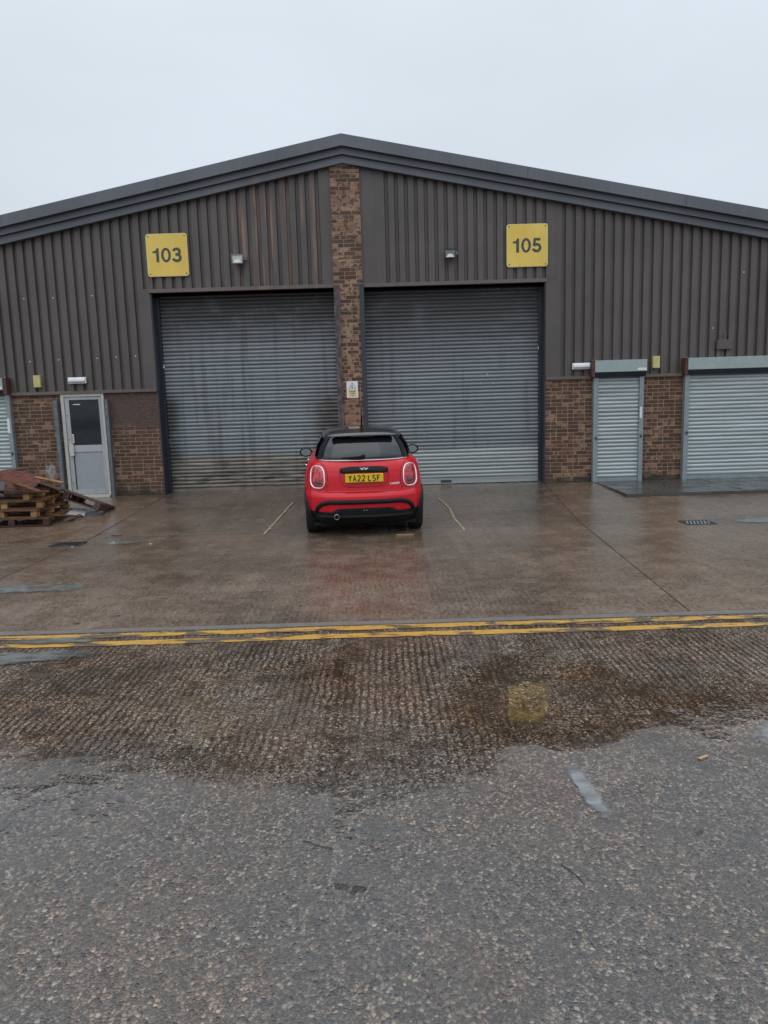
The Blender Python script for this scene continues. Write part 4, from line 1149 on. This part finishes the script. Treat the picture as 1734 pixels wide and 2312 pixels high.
# tail lamps
for sx in (-1, 1):
    cx, cz = sx*.645, .842
    out = []
    for i in range(48):
        a = 2*math.pi*i/48; c, s = math.cos(a), math.sin(a)
        e2 = 2/2.9
        X = .098*math.copysign(abs(c)**e2, c); Z = .148*math.copysign(abs(s)**e2, s)
        X *= 1 - .10*(Z/.148) * (1 if c*sx > 0 else .4)
        out.append((cx+X, cz+Z))
    hs = patch(out, BODY, .014, 6, .018).obj('tail_light', M_lensr, car, True)
    MB().tube([(x, yrear(BODY, x, z, .014), z) for x, z in out], .0092, 10, True, sz=1.0).obj('chrome_ring', M_chromew, hs, True)
    ins = rounded([(cx-.045*1, cz-.085), (cx+.05, cz-.085), (cx+.045, cz-.015), (cx-.02*sx-.03, cz+.005)], .015)
    patch(ins, BODY, .030, 3).obj('dark_insert', M_lensd, hs, True)
    ins = rounded([(cx-.06, cz-.125), (cx+.06, cz-.125), (cx+.055, cz-.098), (cx-.055, cz-.098)], .012)
    patch(ins, BODY, .024, 2).obj('dark_insert', M_lensd, hs, True)
    ins = rounded([(cx-.015, cz+.085), (cx+.015, cz+.085), (cx+.015, cz+.11), (cx-.015, cz+.11)], .01)
    patch(ins, BODY, .027, 2).obj('dark_insert', M_lensd, hs, True)
# tailgate seams
surf_line([(-.60, 1.035), (-.535, .99), (-.505, .90), (-.50, .76), (-.53, .655), (-.50, .640), (.50, .640), (.53, .655), (.50, .76), (.505, .90), (.535, .99), (.60, 1.035)], BODY, -.0015, .004, 'tailgate_seam', M_under, car)
surf_line([(-.335, .90), (-.33, .80), (-.28, .725), (-.20, .705), (.20, .705), (.28, .725), (.33, .80), (.335, .90)], BODY, -.001, .0035, 'plate_recess_edge', M_under, car)
# grip trim
gt = rounded([(-.335, .905), (.335, .905), (.335, .965), (.20, .985), (-.20, .985), (-.335, .965)], .028)
grip = patch(gt, BODY, .030, 5, .008).obj('grip_trim', M_plastic, car, True)
# winged badge on the grip
yb_ = yrear(BODY, 0, .955, .043)
P2 = lambda u, v: (u, yb_, .955+v)
b = MB()
b.ribbon(arc(0, 0, .018, .018, 0, 360, 28)[:-1], .008, P2, True)
b.add([P2(*p) for p in ((-.019, .012), (-.062, .017), (-.055, .008), (-.045, .000), (-.036, -.008), (-.026, -.012), (-.018, -.010))], [(0, 1, 2, 3, 4, 5, 6)])
b.add([P2(*p) for p in ((.019, .012), (.062, .017), (.055, .008), (.045, .000), (.036, -.008), (.026, -.012), (.018, -.010))], [(6, 5, 4, 3, 2, 1, 0)])
b.add([P2(*p) for p in ((-.013, -.003), (.013, -.003), (.013, .003), (-.013, .003))], [(0, 1, 2, 3)])
b.obj('winged_badge', M_chromew, grip)
# number plate
py_ = .052
pl = MB().box(-.26, .26, py_-.008, py_+.03, .778, .889).obj('number_plate', M_plate, car); bevel(pl, .003)
def stroke(ch):
    D = {'Y': [[(0, 1), (.5, .5)], [(1, 1), (.5, .5)], [(.5, .54), (.5, 0)]],
         'A': [[(0, 0), (.5, 1), (1, 0)], [(.2, .3), (.8, .3)]],
         '2': [[(.02, .80)] + arc(.5, .74, .45, .25, 160, -20, 12) + [(.06, .02), (1, .02)]],
         'L': [[(.08, 1), (.08, .03), (.95, .03)]],
         'S': [arc(.5, .74, .44, .25, 35, 250, 14) + arc(.5, .26, .46, .26, 75, -145, 14)],
         'F': [[(.08, 0), (.08, .97), (.98, .97)], [(.08, .52), (.8, .52)]]}
    return D[ch]
xx = -.219
for c in 'YA22 LSF':
    if c == ' ': xx += .022; continue
    b = MB()
    for st_ in stroke(c): b.ribbon([(xx+.006+u*.037, .794+v*.079*.98) for u, v in st_], .0145, lambda u, v: (u, py_-.0095, v))
    b.obj('plate_character', M_char, pl); xx += .061
# model name script
def cs(ch):
    return {'C': [arc(.5, .5, .45, .45, 50, 310, 10)], 'O': [arc(.5, .5, .45, .45, 0, 360, 14)], 'P': [[(.08, 0), (.08, .95), (.8, .95), (.92, .7), (.8, .45), (.1, .45)]],
            'E': [[(1, .95), (.08, .95), (.08, .05), (1, .05)], [(.1, .5), (.85, .5)]], 'R': [[(.08, 0), (.08, .95), (.8, .95), (.92, .7), (.8, .48), (.1, .48)], [(.5, .46), (.95, 0)]]}[ch]
nm = MB(); xx = .350
for c in 'COOPER':
    for st_ in cs(c):
        nm.ribbon([(xx+u*.017+v*.006, .728+v*.023) for u, v in st_], .0062, lambda u, v: (u, yrear(BODY, u, v, .005), v))
    xx += .0225
nm.obj('model_lettering', M_chromew, car)
# bumper trim arc, valance, exhaust
surf_line([(-.675, .375), (-.655, .43), (-.60, .482), (-.50, .510), (.50, .510), (.60, .482), (.655, .43), (.675, .375)], BODY, .004, .026, 'bumper_trim', M_plastic, car, sz=1.25)
vo = rounded([(-.47, .372), (-.39, .418), (-.33, .430), (.33, .430), (.39, .418), (.47, .372), (.60, .36), (.60, .27), (-.60, .27), (-.60, .36)], .02, 3)
patch(subdiv(vo, .08), BODY, .008, 6).obj('valance', M_plastic, car, True)
surf_line([(-.66, .305), (.66, .305)], BODY, .004, .018, 'diffuser_lip', M_plastic, car, sz=1.5)
ex = MB().lathe([(.031, .05), (.031, -.03), (.0355, -.033), (.037, .0), (.037, .06)], 24, Matrix.Translation((-.395, -.01, .318)) @ Matrix.Rotation(R(90), 4, 'Z')).obj('exhaust_pipe', M_alloy, car, True)
MB().lathe([(0, -.0), (.031, -.0)], 24, Matrix.Translation((-.395, .0, .318)) @ Matrix.Rotation(R(90), 4, 'Z')).obj('exhaust_bore', M_under, car)
for sx in (-1, 1):
    MB().box(sx*.018-.006, sx*.018+.006, -.012, -.006, .392, .402).obj('parking_sensor', M_chrome, car)
    ro = rounded([(sx*.70-.05, .40), (sx*.70+.04, .40), (sx*.70+.04, .43), (sx*.70-.05, .43)], .008)
# rear window, chrome line, wiper
wn = rounded([(-.605, 1.083), (.605, 1.083), (.565, 1.20), (.485, 1.335), (-.485, 1.335), (-.565, 1.20)], .04)
rw = patch(subdiv(wn, .06), CAB, .006, 10, .012).obj('rear_window', M_glass, car, True)
surf_line([(-.62, 1.064), (.62, 1.064)], CAB, .012, .006, 'chrome_strip', M_chromew, car)
wy = lambda x, z, o: (x, yrear(CAB, x, z, o), z)
wp = MB(); wp.tube([wy(0, 1.118, .05), wy(-.08, 1.112, .05), wy(-.16, 1.108, .04), wy(-.30, 1.104, .03)], [.017, .015, .012, .006], 8); wp.tube([wy(-.31, 1.100, .024), wy(-.02, 1.106, .024)], .006, 6)
wp.lathe([(0, -.055), (.024, -.055), (.026, -.01)], 14, Matrix.Translation((0, yrear(CAB, 0, 1.12, 0), 1.12)) @ Matrix.Rotation(R(90), 4, 'Z'))
wp.obj('rear_wiper', M_plastic, car, True)
# spoiler
b = MB(); nseg = 24; vs = []
for i in range(nseg+1):
    X = -.495+.99*i/nseg; t = (X/.495)**2
    yr_ = .27+.13*t**1.5
    vs += [(X, yr_, 1.352-.012*t), (X, yr_-.006, 1.366-.012*t), (X, .45+.08*t, 1.400-.018*t), (X, .52, 1.395-.02*t), (X, .46, 1.345)]
fs = []
for i in range(nseg):
    a = i*5; c = a+5
    for j in range(4): fs.append((a+j, c+j, c+j+1, a+j+1))
    fs.append((a+4, c+4, c, a))
fs += [(0, 1, 2, 3, 4), tuple(nseg*5+j for j in (4, 3, 2, 1, 0))]
b.add(vs, fs).obj('roof_spoiler', M_bgloss, car, True)
MB().box(-.16, .16, .315, .33, 1.343, 1.352).obj('brake_light', M_lensd, car)
# side windows
def side(tab, z, sx, off): return sx*(lerp(tab, z)[0]+off)
for sx in (-1, 1):
    for y0, y1 in ((.62, .98), (1.02, 1.72), (1.77, 2.45)):
        b = MB(); vs = []; n = 6
        for i in range(n+1):
            z = 1.085+(1.335-1.085)*i/n; sh_ = .30*(z-1.085) if y0 < .7 else 0; sh2 = -.9*(z-1.085) if y1 > 2.4 else 0
            vs += [(side(CAB, z, sx, .004), y0+sh_, z), (side(CAB, z, sx, .004), y1+sh2, z)]
        b.add(vs, [(2*i, 2*i+1, 2*i+3, 2*i+2)[::sx] for i in range(n)]); b.obj('side_window', M_glass, car, True)
    for y in (1.05, 1.85):
        MB().tube([(sx*.818, y, .93), (sx*.842, y+.03, .935), (sx*.842, y+.14, .935), (sx*.818, y+.17, .93)], .011, 8).obj('door_handle', M_chrome, car, True)
    # door seams
    for y in (.98, 1.75, 2.72):
        MB().tube([(side(BODY, z, sx, -.001), y, z) for z in densify(.40, 1.02, 8)], .0035, 6).obj('door_seam', M_under, car)
    # arch trims and sill
    for ya, za in AX:
        b = MB(); n = 26; vs = []
        for i in range(n+1):
            a = R(-12+204*i/n); c, s = math.cos(a), math.sin(a)
            for r_, xo in ((.345, -.06), (.345, .002), (.365, .004), (.374, -.004), (.374, -.06)):
                z = max(.20, za+r_*s); vs.append((sx*(lerp(BODY, z)[0]*(1-(.018 if ya < 1 else .03))+xo), ya+r_*c, z))
        fs = [(i*5+j, i*5+j+1, i*5+5+j+1, i*5+5+j)[::-sx] for i in range(n) for j in range(4)]
        b.add(vs, fs).obj('arch_trim', M_plastic, car, True)
    MB().box(min(sx*.80, sx*.855), max(sx*.80, sx*.855), 1.03, 2.86, .23, .36).obj('sill_trim', M_plastic, car)
    # door mirrors
    mm = thing('door_mirror', (sx*.865, 2.36, 1.035), None, None); mm.parent = car
    del_ = MB(); prof = []
    bpy.data.objects.remove(mm)
    b = MB(); n = 24; cx, cy, cz = sx*.885, 2.36, 1.012; vs = []
    for (yy_, k_) in ((-.062, .90), (-.050, 1.0), (-.02, .99), (.03, .85), (.07, .58), (.09, .2)):
        for i in range(n):
            a = 2*math.pi*i/n; vs.append((cx+.106*k_*math.cos(a), cy+yy_, cz+.080*k_*math.sin(a)))
    fs = [(r_*n+i, r_*n+(i+1) % n, (r_+1)*n+(i+1) % n, (r_+1)*n+i) for r_ in range(5) for i in range(n)] + [tuple(range(5*n, 6*n))]
    b.add(vs, fs); b.tube([(sx*.70, 2.42, .985), (sx*.79, 2.40, 1.0), (sx*.84, 2.38, 1.02)], [.03, .025, .03], 8)
    hs = b.obj('door_mirror', M_bgloss, car, True)
    b = MB(); b.add([(cx+.082*math.cos(2*math.pi*i/n), cy-.0635, cz+.058*math.sin(2*math.pi*i/n)) for i in range(n)], [tuple(range(n))])
    g_ = b.obj('mirror_glass', M_mir, hs)
    # headlights (round)
    MB().lathe([(0, .09), (.06, .085), (.10, .05), (.115, 0)], 24, Matrix.Translation((sx*.60, 3.70, .76)) @ Matrix.Rotation(R(68 if sx > 0 else 112), 4, 'Z')).obj('headlight', M_chrome, car, True)
# wheels
def wheel(x, ya, sx):
    w_ = MB().lathe([(.20, -.085), (.27, -.098), (.295, -.09), (.303, -.07), (.306, -.02), (.306, .02), (.303, .07), (.295, .09), (.27, .098), (.20, .085)], 48, Matrix.Translation((x, ya, .306))).obj('wheel', M_tyre, car, True)
    MB().lathe([(.205, -.085), (.205, .085)], 40, Matrix.Translation((x, ya, .306))).obj('rim', M_alloy, w_, True)
    b = MB()
    for i in range(10):
        b.box(sx*.055-.012, sx*.055+.012, -.018, .018, .03, .2, 0, Matrix.Translation((x, ya, .306)) @ Matrix.Rotation(2*math.pi*i/10, 4, 'X'))
    b.lathe([(0, sx*.075), (.04, sx*.075), (.05, sx*.05)], 20, Matrix.Translation((x, ya, .306)))
    b.lathe([(0, 0), (.2, 0)], 24, Matrix.Translation((x, ya, .306)))
    b.obj('wheel_spokes', M_alloy, w_)
for ya, _ in AX:
    for sx in (-1, 1): wheel(sx*.738, ya, sx)
# aerial
b = MB(); b.tube([(0, .56, 1.405), (0, .60, 1.43), (0, .68, 1.43)], [.03, .025, .012], 8); b.tube([(0, .60, 1.43), (0, .565, 1.52), (0, .50, 1.70)], [.013, .010, .006], 6)
b.obj('aerial', M_plastic, car, True)

# the cabin stands a little taller than its rings were drawn
done = set()
for o in bpy.data.objects:
    if o.parent == car and o.name.split('.')[0] in ('roof_and_pillars', 'rear_window', 'roof_spoiler', 'brake_light', 'side_window', 'aerial') and o.data.name not in done:
        done.add(o.data.name)
        for v in o.data.vertices:
            if v.co.z > 1.06: v.co.z = 1.06+(v.co.z-1.06)*1.13
